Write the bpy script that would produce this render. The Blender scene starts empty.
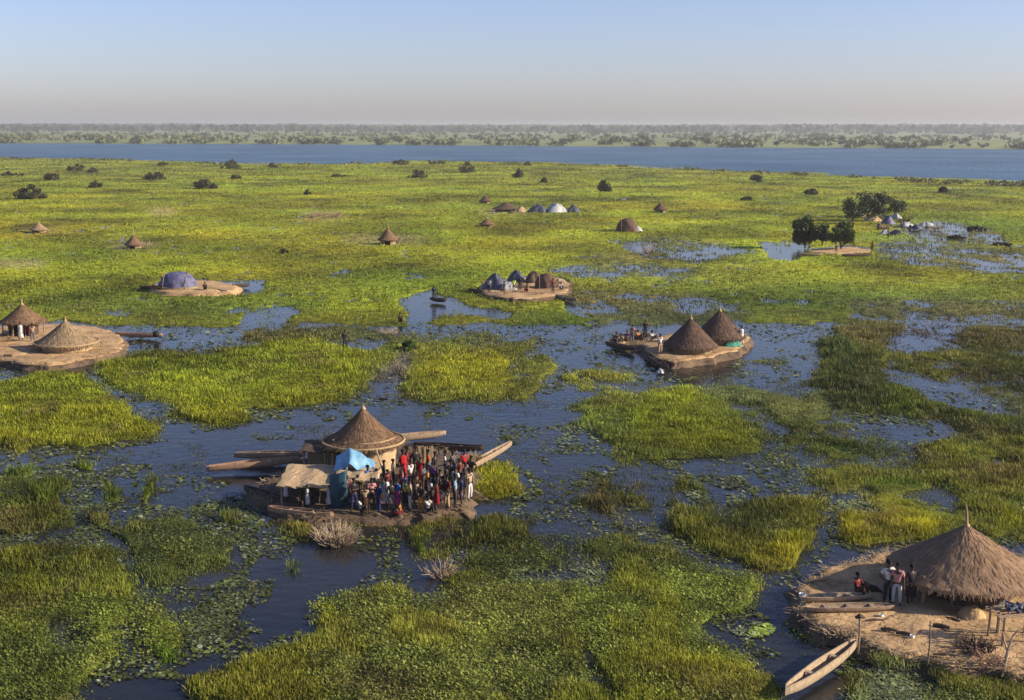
import bpy, bmesh, math, random
import numpy as np
from mathutils import Vector, Matrix
random.seed(7)
R = math.radians
SC = bpy.context.scene
COL = SC.collection
# ------------------------------------------------------------ camera
FPX, CAMH, HORY = 1250.0, 19.0, 127.0
PITCH = math.atan((350-HORY)/FPX)
cam = bpy.data.cameras.new('camera'); cam.lens = FPX/1024*36; cam.sensor_width = 36
cam.clip_start = 0.5; cam.clip_end = 120000
camo = bpy.data.objects.new('camera', cam); COL.objects.link(camo)
ROLL = R(0.15)
CM = Matrix.Translation((0, 0, CAMH)) @ Matrix.Rotation(math.pi/2-PITCH, 4, 'X') @ Matrix.Rotation(ROLL, 4, 'Z')
camo.matrix_world = CM
SC.camera = camo
# ------------------------------------------------------------ world, sun, exposure
SUN_EL, SUN_AZ = R(24), R(97)          # azimuth clockwise from +Y (view direction)
w = bpy.data.worlds.new('World'); SC.world = w; w.use_nodes = True
nt = w.node_tree; nt.nodes.clear()
sky = nt.nodes.new('ShaderNodeTexSky'); sky.sky_type = 'NISHITA'; sky.sun_disc = False
sky.sun_elevation = SUN_EL; sky.sun_rotation = SUN_AZ
sky.altitude = 400; sky.air_density = 1.0; sky.dust_density = 1.2; sky.ozone_density = 3.0
bg = nt.nodes.new('ShaderNodeBackground'); bg.inputs[1].default_value = 0.083
wo = nt.nodes.new('ShaderNodeOutputWorld')
tint = nt.nodes.new('ShaderNodeVectorMath'); tint.operation = 'MULTIPLY'; tint.inputs[1].default_value = (1.02, .94, 1.15)
nt.links.new(sky.outputs[0], tint.inputs[0]); nt.links.new(tint.outputs[0], bg.inputs[0]); nt.links.new(bg.outputs[0], wo.inputs[0])
sun = bpy.data.lights.new('sun', 'SUN'); sun.energy = 5.0; sun.angle = R(0.53); sun.color = (1, .87, .68)
suno = bpy.data.objects.new('sun', sun); COL.objects.link(suno)
SD = Vector((math.sin(SUN_AZ)*math.cos(SUN_EL), math.cos(SUN_AZ)*math.cos(SUN_EL), math.sin(SUN_EL)))
suno.rotation_euler = SD.to_track_quat('Z', 'Y').to_euler(); suno.location = (60, -20, 60)
SC.view_settings.view_transform = 'Standard'; SC.view_settings.look = 'None'
SC.view_settings.exposure = 0.9; SC.view_settings.gamma = 1
SC.render.engine = 'CYCLES'
SC.cycles.volume_bounces = 1; SC.cycles.max_bounces = 6
# ------------------------------------------------------------ helpers
def P(px, py, z=0.0):
    d = CM.to_3x3() @ Vector(((px-512)/FPX, -(py-350)/FPX, -1))
    t = (z-CAMH)/d.z
    return Vector((d.x*t, d.y*t, z))
IM = np.array(CM.inverted())
def proj(x, y, z=0.0):
    q = [IM[i, 0]*x+IM[i, 1]*y+IM[i, 2]*z+IM[i, 3] for i in range(3)]
    return 512-q[0]/q[2]*FPX, 350+q[1]/q[2]*FPX
def ppm(px, py, z=0.0):
    p = P(px, py, z); q = IM @ np.array([p.x, p.y, p.z, 1]); return FPX/-q[2]

def hsh(ix, iy, s):
    n = (ix*374761393+iy*668265263+s*1442695041) & 0xffffffff
    n = ((n ^ (n >> 13))*1274126177) & 0xffffffff
    return ((n ^ (n >> 16)) & 0xffff)/65535.0
def vnoise(x, y, s=0):
    x = np.asarray(x, float); y = np.asarray(y, float)
    xi = np.floor(x).astype(np.int64); yi = np.floor(y).astype(np.int64)
    fx = x-xi; fy = y-yi; fx = fx*fx*(3-2*fx); fy = fy*fy*(3-2*fy)
    a = hsh(xi, yi, s); b = hsh(xi+1, yi, s); c = hsh(xi, yi+1, s); d = hsh(xi+1, yi+1, s)
    return (a*(1-fx)+b*fx)*(1-fy)+(c*(1-fx)+d*fx)*fy
def fbm(x, y, s=0, o=4):
    t = 0; a = .5; n = 0
    for i in range(o):
        t = t+a*vnoise(x*2**i+i*17.3, y*2**i-i*9.1, s+i); n += a; a *= .55
    return t/n

def tag(o, label=None, cat=None, group=None, kind=None):
    if label: o['label'] = label
    if cat: o['category'] = cat
    if group: o['group'] = group
    if kind: o['kind'] = kind
    return o
def empty(name, loc=(0, 0, 0), rz=0, label=None, cat=None, group=None):
    o = bpy.data.objects.new(name, None); COL.objects.link(o)
    o.location = loc; o.rotation_euler = (0, 0, rz); o.empty_display_size = .3
    return tag(o, label, cat, group)
def link(name, me, parent=None, loc=None, rz=0):
    o = bpy.data.objects.new(name, me); COL.objects.link(o)
    if parent: o.parent = parent
    if loc is not None: o.location = loc
    if rz: o.rotation_euler = (0, 0, rz)
    return o
def np_mesh(name, verts, faces, k, mat, cols=None, smooth=False):
    """verts (n,3), faces (m,k)"""
    me = bpy.data.meshes.new(name)
    nv, nf = len(verts), len(faces)
    me.vertices.add(nv); me.vertices.foreach_set('co', np.ascontiguousarray(verts, dtype=np.float32).ravel())
    me.loops.add(nf*k); me.loops.foreach_set('vertex_index', np.ascontiguousarray(faces, dtype=np.int32).ravel())
    me.polygons.add(nf); me.polygons.foreach_set('loop_start', np.arange(0, nf*k, k, dtype=np.int32))
    if smooth: me.polygons.foreach_set('use_smooth', np.ones(nf, dtype=bool))
    me.update(calc_edges=True)
    if cols is not None:
        a = me.attributes.new('col', 'FLOAT_COLOR', 'POINT')
        c = np.ones((nv, 4), np.float32); c[:, :3] = cols; a.data.foreach_set('color', c.ravel())
    if mat: me.materials.append(mat)
    return me

class MB:
    """collects simple shapes into ONE mesh"""
    def __init__(s): s.v = []; s.f = []; s.uv = {}
    def add(s, vs, fs):
        b = len(s.v); s.v += [tuple(v) for v in vs]; s.f += [tuple(i+b for i in f) for f in fs]
    def box(s, c, d, rz=0, rx=0, ry=0):
        m = Matrix.Translation(c) @ Matrix.Rotation(rz, 4, 'Z') @ Matrix.Rotation(ry, 4, 'Y') @ Matrix.Rotation(rx, 4, 'X')
        vs = [m @ Vector((x*d[0]/2, y*d[1]/2, z*d[2]/2)) for x in (-1, 1) for y in (-1, 1) for z in (-1, 1)]
        s.add(vs, [(0, 1, 3, 2), (4, 6, 7, 5), (0, 4, 5, 1), (2, 3, 7, 6), (0, 2, 6, 4), (1, 5, 7, 3)])
    def tube(s, pts, rad, n=7, wob=0):
        pts = [Vector(p) for p in pts]
        rads = rad if isinstance(rad, (list, tuple)) else [rad]*len(pts)
        vs = []; fs = []
        for i, p in enumerate(pts):
            t = (pts[min(i+1, len(pts)-1)]-pts[max(i-1, 0)]).normalized()
            a = t.cross(Vector((0, 0, 1)) if abs(t.z) < .9 else Vector((1, 0, 0))).normalized(); b = t.cross(a)
            for k in range(n):
                an = 2*math.pi*k/n; r = rads[i]*(1+random.uniform(-wob, wob))
                vs.append(p+(a*math.cos(an)+b*math.sin(an))*r)
        for i in range(len(pts)-1):
            for k in range(n):
                fs.append((i*n+k, i*n+(k+1) % n, (i+1)*n+(k+1) % n, (i+1)*n+k))
        fs.append(tuple(range(n-1, -1, -1))); fs.append(tuple((len(pts)-1)*n+k for k in range(n)))
        s.add(vs, fs)
    def lathe(s, prof, n=32, a0=0, a1=2*math.pi, jit=0, jz=0, seed=0, c=(0, 0, 0), sx=1, sy=1, fold=0, nf=9):
        full = abs(a1-a0-2*math.pi) < 1e-4; m = n if full else n+1
        vs = []; fs = []; rng = random.Random(seed)
        for (r, z) in prof:
            for k in range(m):
                a = a0+(a1-a0)*k/n
                rr = r*(1+rng.uniform(-jit, jit)+fold*math.sin(nf*a+z*3)); zz = z+rng.uniform(-jz, jz)
                vs.append((c[0]+math.cos(a)*rr*sx, c[1]+math.sin(a)*rr*sy, c[2]+zz))
        for i in range(len(prof)-1):
            for k in range(n):
                fs.append((i*m+k, i*m+(k+1) % m, (i+1)*m+(k+1) % m, (i+1)*m+k))
        s.add(vs, fs)
    def mesh(s, name, mat=None, smooth=False):
        me = bpy.data.meshes.new(name); me.from_pydata(s.v, [], s.f); me.update()
        if smooth: me.polygons.foreach_set('use_smooth', [True]*len(me.polygons))
        if mat: me.materials.append(mat)
        return me
    def build(s, name, mat, parent=None, loc=None, rz=0, smooth=False):
        return link(name, s.mesh(name, mat, smooth), parent, loc, rz)
def recalc(me):
    bm = bmesh.new(); bm.from_mesh(me); bmesh.ops.recalc_face_normals(bm, faces=bm.faces); bm.to_mesh(me); bm.free(); return me
# ------------------------------------------------------------ materials
def nodes(name):
    m = bpy.data.materials.new(name); m.use_nodes = True
    return m, m.node_tree, m.node_tree.nodes['Principled BSDF'], m.node_tree.nodes['Material Output']
def mat(name, c1, c2=None, scale=3, rough=.85, spec=.2, bump=.3, stretch=(1, 1, 1), bdist=.05, detail=6, bscale=None, metal=0, coord='Object'):
    m, t, b, o = nodes(name); c2 = c2 or tuple(x*.7 for x in c1)
    tc = t.nodes.new('ShaderNodeTexCoord'); mp = t.nodes.new('ShaderNodeMapping'); mp.inputs['Scale'].default_value = stretch
    t.links.new(tc.outputs[coord], mp.inputs[0])
    n = t.nodes.new('ShaderNodeTexNoise'); n.inputs['Scale'].default_value = scale; n.inputs['Detail'].default_value = detail; n.inputs['Roughness'].default_value = .65
    t.links.new(mp.outputs[0], n.inputs[0])
    r = t.nodes.new('ShaderNodeValToRGB'); r.color_ramp.elements[0].position = .33; r.color_ramp.elements[1].position = .67
    r.color_ramp.elements[0].color = (*c2, 1); r.color_ramp.elements[1].color = (*c1, 1)
    t.links.new(n.outputs[0], r.inputs[0]); t.links.new(r.outputs[0], b.inputs['Base Color'])
    b.inputs['Roughness'].default_value = rough; b.inputs['Specular IOR Level'].default_value = spec; b.inputs['Metallic'].default_value = metal
    if bump:
        n2 = t.nodes.new('ShaderNodeTexNoise'); n2.inputs['Scale'].default_value = bscale or scale*3; n2.inputs['Detail'].default_value = 5
        t.links.new(mp.outputs[0], n2.inputs[0])
        bp = t.nodes.new('ShaderNodeBump'); bp.inputs['Strength'].default_value = bump; bp.inputs['Distance'].default_value = bdist
        t.links.new(n2.outputs[0], bp.inputs['Height']); t.links.new(bp.outputs[0], b.inputs['Normal'])
    return m
def leafmat(name, tr=.3, attr=True, color=(.07, .1, .02), rough=.6, spec=.25, nscale=.7, vary=.5):
    m, t, b, o = nodes(name)
    if attr:
        a = t.nodes.new('ShaderNodeAttribute'); a.attribute_name = 'col'; src = a.outputs['Color']
    else:
        a = t.nodes.new('ShaderNodeRGB'); a.outputs[0].default_value = (*color, 1); src = a.outputs[0]
    tc = t.nodes.new('ShaderNodeTexCoord'); n = t.nodes.new('ShaderNodeTexNoise'); n.inputs['Scale'].default_value = nscale; n.inputs['Detail'].default_value = 6
    t.links.new(tc.outputs['Object'], n.inputs[0])
    mr = t.nodes.new('ShaderNodeMapRange'); mr.inputs[1].default_value = .3; mr.inputs[2].default_value = .7
    mr.inputs[3].default_value = 1-vary; mr.inputs[4].default_value = 1+vary; t.links.new(n.outputs[0], mr.inputs[0])
    mx = t.nodes.new('ShaderNodeVectorMath'); mx.operation = 'SCALE'; t.links.new(src, mx.inputs[0]); t.links.new(mr.outputs[0], mx.inputs['Scale'])
    t.links.new(mx.outputs[0], b.inputs['Base Color']); b.inputs['Roughness'].default_value = rough; b.inputs['Specular IOR Level'].default_value = spec
    if tr:
        ts = t.nodes.new('ShaderNodeBsdfTranslucent'); t.links.new(mx.outputs[0], ts.inputs[0])
        ms = t.nodes.new('ShaderNodeMixShader'); ms.inputs[0].default_value = tr
        t.links.new(b.outputs[0], ms.inputs[1]); t.links.new(ts.outputs[0], ms.inputs[2]); t.links.new(ms.outputs[0], o.inputs['Surface'])
    return m
M = {}
M['grass'] = leafmat('marsh_grass_green', .35)
M['mat'] = leafmat('marsh_mat_green', 0, rough=.9, spec=.1, nscale=.9, vary=.55)
M['leaf'] = leafmat('tree_leaf', .25, attr=False, color=(.035, .052, .014), nscale=.8, vary=.5)
M['leaf_bright'] = leafmat('tree_leaf_bright', .3, attr=False, color=(.07, .10, .02), nscale=.8, vary=.5)
M['bush'] = leafmat('bush_leaf', .2, attr=False, color=(.05, .052, .022), nscale=.5, vary=.6)
M['bark'] = mat('bark', (.12, .09, .06), (.06, .045, .03), 6, stretch=(3, 3, .5))
M['soil'] = mat('trampled_soil', (.50, .33, .165), (.25, .155, .075), .7, rough=.95, bump=.6, bdist=.12, bscale=4)
M['soil_dark'] = mat('dark_soil', (.15, .10, .06), (.05, .035, .025), 1.1, rough=.9, bump=.6, bdist=.12, bscale=4)  # darker brown soil for mound sides, the crowded island and the raft
M['thatch'] = mat('thatch_brown', (.21, .13, .075), (.13, .08, .046), 3, rough=.95, spec=.1, bump=.7, bdist=.06, stretch=(1, 1, .5))
M['thatch_tan'] = mat('thatch_tan', (.33, .235, .135), (.18, .125, .075), 3, rough=.95, spec=.1, bump=.7, bdist=.06, stretch=(1, 1, .5))
M['thatch_dark'] = mat('thatch_dark', (.14, .088, .062), (.075, .05, .036), 3, rough=.95, spec=.1, bump=.7, bdist=.06, stretch=(1, 1, .5))
M['thatch_light'] = mat('thatch_light', (.27, .175, .105), (.18, .115, .068), 3, rough=.95, spec=.1, bump=.5, bdist=.04, stretch=(1, 1, .5))
M['straw'] = mat('straw', (.40, .29, .15), (.25, .17, .085), 6, rough=.9, bump=.4)
M['reedwall'] = mat('reed_wall', (.36, .27, .15), (.2, .145, .08), 5, rough=.95, bump=.6, stretch=(6, 6, .6))
M['mudwall'] = mat('mud_wall', (.42, .30, .17), (.3, .21, .12), 2.5, rough=.95, bump=.5)
M['wood'] = mat('weathered_wood', (.36, .26, .17), (.2, .14, .09), 5, rough=.8, bump=.4, stretch=(1, 1, 1))
M['wood_red'] = mat('reddish_wood', (.42, .26, .16), (.24, .14, .09), 5, rough=.8, bump=.4)
M['wood_pale'] = mat('pale_wood', (.42, .32, .21), (.26, .19, .12), 6, rough=.8, bump=.4)
M['wood_dark'] = mat('dark_wood', (.09, .06, .045), (.05, .033, .025), 5, rough=.8, bump=.4)  # also colours hut walls darkened to imitate shade
M['pole'] = mat('pole_wood', (.3, .22, .14), (.17, .12, .08), 8, rough=.85, bump=.4)
M['tarp_blue'] = mat('blue_tarp', (.20, .38, .50), (.06, .17, .28), 2, rough=.5, spec=.4, bump=.6, bdist=.1, bscale=3)
M['tarp_teal'] = mat('dark_teal_tarp', (.012, .06, .085), (.008, .035, .05), 2, rough=.5, spec=.4, bump=.6, bdist=.1, bscale=3)
M['tarp_green'] = mat('green_tarp', (.04, .22, .15), (.02, .13, .09), 2, rough=.6, bump=.6, bdist=.1)
M['tarp_white'] = mat('white_tarp', (.5, .5, .47), (.22, .23, .24), 1.6, rough=.6, bump=.6, bdist=.1)
M['tarp_purple'] = mat('faded_purple_tarp', (.15, .15, .25), (.05, .05, .09), 1.8, rough=.6, bump=.6, bdist=.1)
M['tarp_grey'] = mat('grey_tarp', (.09, .10, .13), (.05, .055, .08), 1.5, rough=.6, bump=.6, bdist=.1)
M['black'] = mat('soot_black', (.012, .012, .012), (.006, .006, .006), 5, rough=.6)
M['white'] = mat('white_paint', (.75, .75, .72), (.55, .55, .52), 6, rough=.6)
M['skin'] = mat('dark_skin', (.055, .032, .022), (.04, .024, .017), 8, rough=.5, spec=.4, bump=.1)
M['hair'] = mat('black_hair', (.01, .009, .008), (.006, .005, .005), 30, rough=.9, bump=.4)
M['fur'] = mat('black_fur', (.02, .017, .015), (.01, .009, .008), 20, rough=.7, bump=.5)
# ------------------------------------------------------------ where the marsh plants grow: outlines traced on the ground, kept as a map over the ground
MW, MH = 1024, 700
Dm = np.zeros((MH, MW), np.float32); Cm = np.zeros((MH, MW, 3), np.float32); Km = np.zeros((MH, MW), np.float32); Hm = np.full((MH, MW), .55, np.float32)
YG = (.215, .235, .012); YG2 = (.25, .25, .014); G = (.10, .145, .012); DG = (.042, .068, .012); OL = (.125, .145, .022); DOL = (.08, .098, .02)
BR = (.15, .13, .035); TAN = (.30, .22, .11); PAD = (.22, .26, .12); LG = (.165, .185, .022); MUD = (.13, .115, .085)
YY, XX = np.mgrid[0:MH, 0:MW]
def inpoly(poly, X, Y):
    r = np.zeros(X.shape, bool); n = len(poly)
    for i in range(n):
        x1, y1 = poly[i]; x2, y2 = poly[(i+1) % n]
        if y1 == y2: continue
        c = ((y1 > Y) != (y2 > Y)) & (X < (x2-x1)*(Y-y1)/(y2-y1)+x1)
        r ^= c
    return r
def blur(a, k):
    if k < 1: return a
    for ax in (0, 1):
        for _ in range(2):
            p = np.pad(a, [(k+1, k) if i == ax else (0, 0) for i in (0, 1)], mode='edge').cumsum(axis=ax)
            n = a.shape[ax]
            a = (np.take(p, np.arange(2*k+1, 2*k+1+n), ax)-np.take(p, np.arange(0, n), ax))/(2*k+1)
    return a
def paint(poly, D=None, c=None, K=None, H=None, soft=3, amt=1.0):
    xs = [p[0] for p in poly]; ys = [p[1] for p in poly]; g = soft*3+2
    x0, x1 = max(0, int(min(xs))-g), min(MW, int(max(xs))+g); y0, y1 = max(0, int(min(ys))-g), min(MH, int(max(ys))+g)
    if x1 <= x0 or y1 <= y0: return
    m = inpoly(poly, XX[y0:y1, x0:x1]+.5, YY[y0:y1, x0:x1]+.5).astype(np.float32)
    m = blur(m, soft)*amt; s = np.s_[y0:y1, x0:x1]
    if D is not None: Dm[s] = Dm[s]*(1-m)+D*m
    if c is not None: Cm[s] = Cm[s]*(1-m[..., None])+np.array(c)*m[..., None]
    if K is not None: Km[s] = np.where(m > .5, K, Km[s])
    if H is not None: Hm[s] = Hm[s]*(1-m)+H*m
def ell(cx, cy, a, b, n=20): return [(cx+a*math.cos(t*2*math.pi/n), cy+b*math.sin(t*2*math.pi/n)) for t in range(n)]
def E(cx, cy, a, b, **k): paint(ell(cx, cy, a, b), **k)
# base: far meadow solid, near water
Cm[:] = OL
paint([(-40, 150), (1064, 150), (1064, 326), (-40, 326)], D=1.0, c=YG, soft=2, H=.5)
# far meadow colour drift
for (x, y, a, b, c, am) in [(90, 172, 150, 7, OL, .8), (560, 170, 220, 6, LG, .5), (900, 190, 170, 8, LG, .6), (120, 235, 260, 14, YG2, .8), (330, 262, 160, 12, YG2, .5),
        (560, 236, 120, 14, YG2, .8), (520, 190, 150, 6, LG, .5), (445, 206, 60, 5, G, .9), (400, 222, 70, 4, G, .4), (60, 200, 110, 8, YG2, .6), (150, 285, 110, 9, YG, .6),
        (400, 272, 90, 9, G, .6), (370, 290, 130, 8, G, .7), (180, 306, 150, 11, DG, .9), (230, 300, 120, 7, G, .7), (120, 325, 130, 8, OL, .5), (760, 300, 220, 16, G, .8), (820, 296, 100, 10, DG, .35),
        (700, 212, 160, 9, YG2, .7), (880, 185, 110, 7, YG, .7), (940, 228, 120, 9, G, .6), (1000, 232, 50, 9, G, .7), (680, 268, 120, 8, BR, .45), (640, 282, 150, 7, LG, .6),
        (560, 322, 60, 12, G, .95), (520, 330, 60, 9, DG, .6), (960, 300, 90, 14, LG, .7), (860, 320, 110, 8, BR, .5), (620, 298, 60, 7, BR, .4), (900, 240, 60, 5, BR, .6), (965, 258, 60, 8, BR, .6),
        (1000, 262, 45, 7, YG, .6), (300, 212, 60, 4, OL, .5), (90, 252, 40, 3, OL, .5), (280, 255, 60, 5, OL, .5), (140, 197, 60, 4, OL, .5), (670, 170, 90, 3, BR, .5), (420, 160, 45, 3, DOL, .8), (60, 158, 60, 3, DOL, .7), (480, 310, 60, 6, OL, .6)]:
    E(x, y, a, b, c=c, soft=8, amt=am)
# sand and mud spots on the far meadow
for (x, y, a, b, c) in [(18, 264, 30, 3.5, TAN), (322, 217, 24, 3, TAN), (385, 240, 45, 3.5, TAN), (133, 246, 28, 3, TAN), (162, 212, 16, 3, TAN), (630, 258, 46, 5, (.22, .19, .05)), (38, 231, 22, 2, TAN), (505, 212, 30, 2, TAN), (195, 290, 48, 4, TAN)]:
    E(x, y, a, b, c=c, soft=3, H=.12, amt=.85)
# water inside the far meadow
for poly, d in [([(222, 286), (262, 281), (266, 290), (236, 295)], 0), ([(236, 330), (246, 314), (262, 306), (276, 303), (302, 311), (292, 322), (262, 332)], .1),
        ([(236, 328), (300, 322), (340, 324), (400, 330), (430, 338), (384, 350), (330, 342), (240, 343)], .55),
        ([(404, 322), (412, 312), (396, 300), (418, 294), (434, 288), (442, 298), (470, 306), (512, 312), (508, 318), (440, 317), (416, 326)], .05),
        ([(430, 336), (560, 330), (600, 336), (560, 362), (520, 350), (470, 348)], .66), ([(562, 298), (590, 302), (614, 312), (630, 322), (612, 332), (592, 324), (568, 312)], .1),
        ([(596, 316), (660, 318), (680, 326), (640, 336), (590, 334)], .35),
        ([(620, 246), (650, 236), (720, 243), (760, 254), (700, 263), (640, 257)], .56), ([(760, 243), (800, 242), (812, 250), (790, 262), (768, 258)], .12),
        ([(872, 246), (900, 238), (950, 244), (1064, 256), (1064, 280), (960, 272), (900, 264), (880, 258)], .6), ([(596, 268), (560, 268), (575, 275), (620, 276)], .3),
        ([(890, 226), (940, 220), (1000, 234), (1010, 246), (920, 240)], .5), ([(540, 268), (620, 262), (700, 270), (690, 278), (560, 276)], .64), ([(850, 300), (1064, 300), (1064, 328), (850, 322)], .72), ([(560, 290), (700, 296), (760, 315), (700, 330), (600, 330)], .72), ([(20, 320), (0, 322), (0, 345), (30, 345)], .5)]:
    paint(poly, D=d, c=(MUD if d < .42 else (.125, .13, .04)) if d > .25 else None, soft=2)
# near water and the patches on it
paint([(-60, 374), (24, 370), (100, 362), (102, 342), (125, 335), (160, 333), (222, 340), (240, 345), (1064, 345), (1064, 740), (-60, 740)], D=0.0, soft=3)
paint([(380, 330), (640, 326), (1064, 326), (1064, 420), (380, 400)], D=0.0, soft=3)
def V(D, c, poly, **k): paint(poly, D=D, c=c, **k)
V(.44, OL, [(815, 326), (1064, 322), (1064, 540), (940, 545), (830, 520), (790, 440)], soft=8, H=.45)
V(.36, OL, [(560, 395), (800, 380), (830, 470), (700, 500), (560, 480)], soft=8, H=.4)
V(.4, OL, [(-60, 455), (60, 460), (120, 520), (250, 500), (260, 600), (-60, 600)], soft=8, H=.4)
V(.6, (.12, .13, .04), [(380, 334), (500, 332), (545, 338), (530, 350), (380, 352)])
V(1.1, YG, [(-60, 382), (18, 379), (45, 370), (80, 373), (104, 390), (128, 404), (143, 419), (165, 426), (181, 437), (150, 443), (118, 440), (98, 450), (62, 459), (50, 466), (30, 462), (14, 452), (-4, 440), (-60, 440)], H=.6)
V(1.15, YG, [(94, 373), (112, 361), (150, 355), (210, 351), (240, 345), (300, 341), (350, 349), (385, 358), (382, 376), (350, 395), (300, 408), (244, 420), (213, 425), (188, 415), (160, 400), (118, 386)], H=.65)
V(.8, LG, [(378, 344), (440, 342), (500, 348), (540, 356), (562, 366), (556, 380), (522, 395), (480, 402), (430, 402), (395, 399), (368, 398), (360, 370)], H=.6)
V(1.0, YG, [(425, 362), (475, 352), (525, 360), (552, 372), (520, 388), (450, 392), (415, 385)], soft=5)
V(.42, MUD, [(372, 384), (398, 352), (412, 356), (405, 380), (392, 400), (374, 402)])
V(.75, OL, [(505, 345), (545, 348), (555, 364), (548, 380), (534, 398), (512, 402)])
V(.9, YG, [(556, 394), (572, 379), (600, 369), (628, 368), (640, 376), (612, 387), (580, 396)])
V(.35, LG, [(545, 380), (620, 360), (650, 372), (620, 396), (560, 405)], soft=5, amt=.6)
V(.85, LG, [(585, 408), (618, 392), (660, 384), (700, 390), (716, 405), (738, 420), (762, 425), (770, 440), (757, 456), (700, 457), (668, 466), (634, 463), (618, 450), (600, 440), (572, 428)], H=.55)
V(1.1, YG, [(640, 412), (655, 392), (690, 392), (700, 408), (735, 424), (760, 430), (762, 446), (740, 453), (700, 450), (660, 440), (625, 436)], soft=4, H=.6)
V(.34, PAD, [(528, 432), (560, 424), (596, 432), (600, 444), (560, 450), (530, 445)], K=2)
V(.6, (.15, .17, .05), [(684, 378), (720, 374), (760, 381), (800, 388), (832, 395), (852, 405), (830, 416), (790, 422), (768, 416), (742, 412), (704, 398)])
V(.95, (.19, .20, .05), [(768, 402), (800, 396), (824, 404), (812, 418), (778, 422)], soft=4)
V(.66, DOL, [(556, 480), (600, 466), (650, 474), (678, 486), (664, 506), (642, 520), (600, 522), (574, 508), (545, 492)], H=.6)
V(.75, BR, [(580, 478), (598, 470), (606, 500), (596, 520), (584, 505)], soft=3, amt=.6)
V(.85, OL, [(678, 478), (718, 465), (745, 478), (752, 492), (792, 495), (828, 514), (824, 545), (792, 566), (758, 572), (720, 552), (692, 540), (664, 526), (676, 505)], H=.65)
V(.9, DOL, [(700, 500), (770, 495), (800, 520), (760, 540), (710, 530)], soft=6, amt=.8)
V(1.1, YG, [(770, 560), (738, 550), (775, 540), (812, 528), (826, 540), (795, 566), (765, 570)], soft=4, H=.6, amt=.8)
V(.9, DG, [(710, 470), (740, 478), (746, 492), (722, 496), (700, 480)], soft=4)
V(.8, DOL, [(820, 350), (842, 334), (862, 345), (884, 352), (874, 372), (902, 386), (928, 400), (934, 418), (902, 424), (880, 416), (850, 412), (824, 388)], H=.9)
V(.95, DG, [(824, 346), (848, 338), (858, 362), (852, 385), (828, 380)], soft=3, H=1.1)
V(.85, G, [(890, 380), (918, 396), (930, 416), (905, 424), (884, 408)], soft=4)
V(.85, BR, [(832, 336), (850, 322), (900, 322), (930, 328), (935, 338), (900, 342), (864, 350)], H=.8)
V(.9, (.13, .12, .03), [(950, 330), (985, 326), (1064, 330), (1064, 350), (985, 346), (950, 341)], H=.6)
V(.25, MUD, [(905, 326), (955, 318), (962, 330), (950, 345), (880, 352)])
V(.75, LG, [(928, 360), (960, 353), (990, 362), (1064, 368), (1064, 392), (985, 392), (950, 382), (920, 372)])
V(.9, DG, [(976, 374), (1064, 370), (1064, 392), (990, 390)], soft=3)
V(.35, (.12, .14, .05), [(925, 388), (1064, 394), (1064, 424), (960, 412)])
V(1.15, DG, [(936, 408), (962, 412), (1000, 420), (1064, 430), (1064, 445), (990, 438), (960, 430), (934, 418)], H=.9)
V(1.15, G, [(950, 416), (1010, 425), (1000, 432), (955, 424)], soft=3)
V(.62, OL, [(794, 420), (830, 434), (860, 440), (902, 444), (902, 460), (850, 462), (820, 463), (798, 452)])
V(.75, DG, [(830, 444), (900, 446), (900, 458), (835, 460)], soft=3)
V(.72, OL, [(824, 480), (860, 474), (898, 458), (928, 464), (924, 490), (892, 501), (850, 496)])
V(.9, G, [(890, 466), (922, 464), (918, 490), (880, 496)], soft=3)
V(.85, OL, [(928, 450), (960, 440), (1064, 444), (1064, 532), (1000, 534), (985, 512), (960, 502), (932, 482)], H=.6)
V(.95, (.14, .155, .02), [(935, 452), (955, 448), (975, 470), (955, 478), (936, 470)], soft=4)
V(.6, BR, [(985, 460), (1064, 460), (1064, 485), (985, 488)], soft=6, amt=.7)
V(1.0, YG, [(990, 505), (1064, 500), (1064, 530), (1000, 530)], soft=4, amt=.7)
V(.95, YG, [(844, 522), (860, 506), (890, 500), (922, 510), (940, 526), (908, 540), (880, 553), (865, 549), (850, 536)], H=.55)
V(.05, None, [(860, 521), (885, 524), (908, 529), (905, 535), (880, 532), (862, 528)], soft=2)
V(.75, BR, [(862, 508), (885, 502), (895, 514), (870, 520)], soft=3, amt=.6)
V(.5, OL, [(770, 430), (800, 436), (815, 470), (790, 480), (770, 460)], amt=.6)
V(.4, OL, [(512, 470), (560, 460), (570, 490), (540, 510), (510, 500)], K=2)
V(.42, PAD, [(620, 508), (655, 510), (665, 530), (640, 535), (620, 524)], K=2)
V(.35, PAD, [(680, 490), (704, 488), (710, 500), (690, 505)], K=2)
V(.45, PAD, [(724, 494), (746, 494), (748, 504), (728, 506)], K=2)
V(.4, PAD, [(564, 502), (584, 508), (590, 520), (574, 518)], K=2)
V(.45, PAD, [(832, 500), (870, 500), (872, 510), (840, 512)], K=2)
V(.25, OL, [(640, 460), (720, 458), (770, 470), (760, 500), (690, 480), (650, 480)], K=2, amt=.7)
V(.3, OL, [(850, 410), (935, 420), (930, 445), (860, 440)], K=2, amt=.7)
V(.4, (.14, .16, .06), [(690, 410), (720, 425), (790, 425), (800, 440), (770, 440), (720, 420)], K=2, amt=.4)
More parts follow.
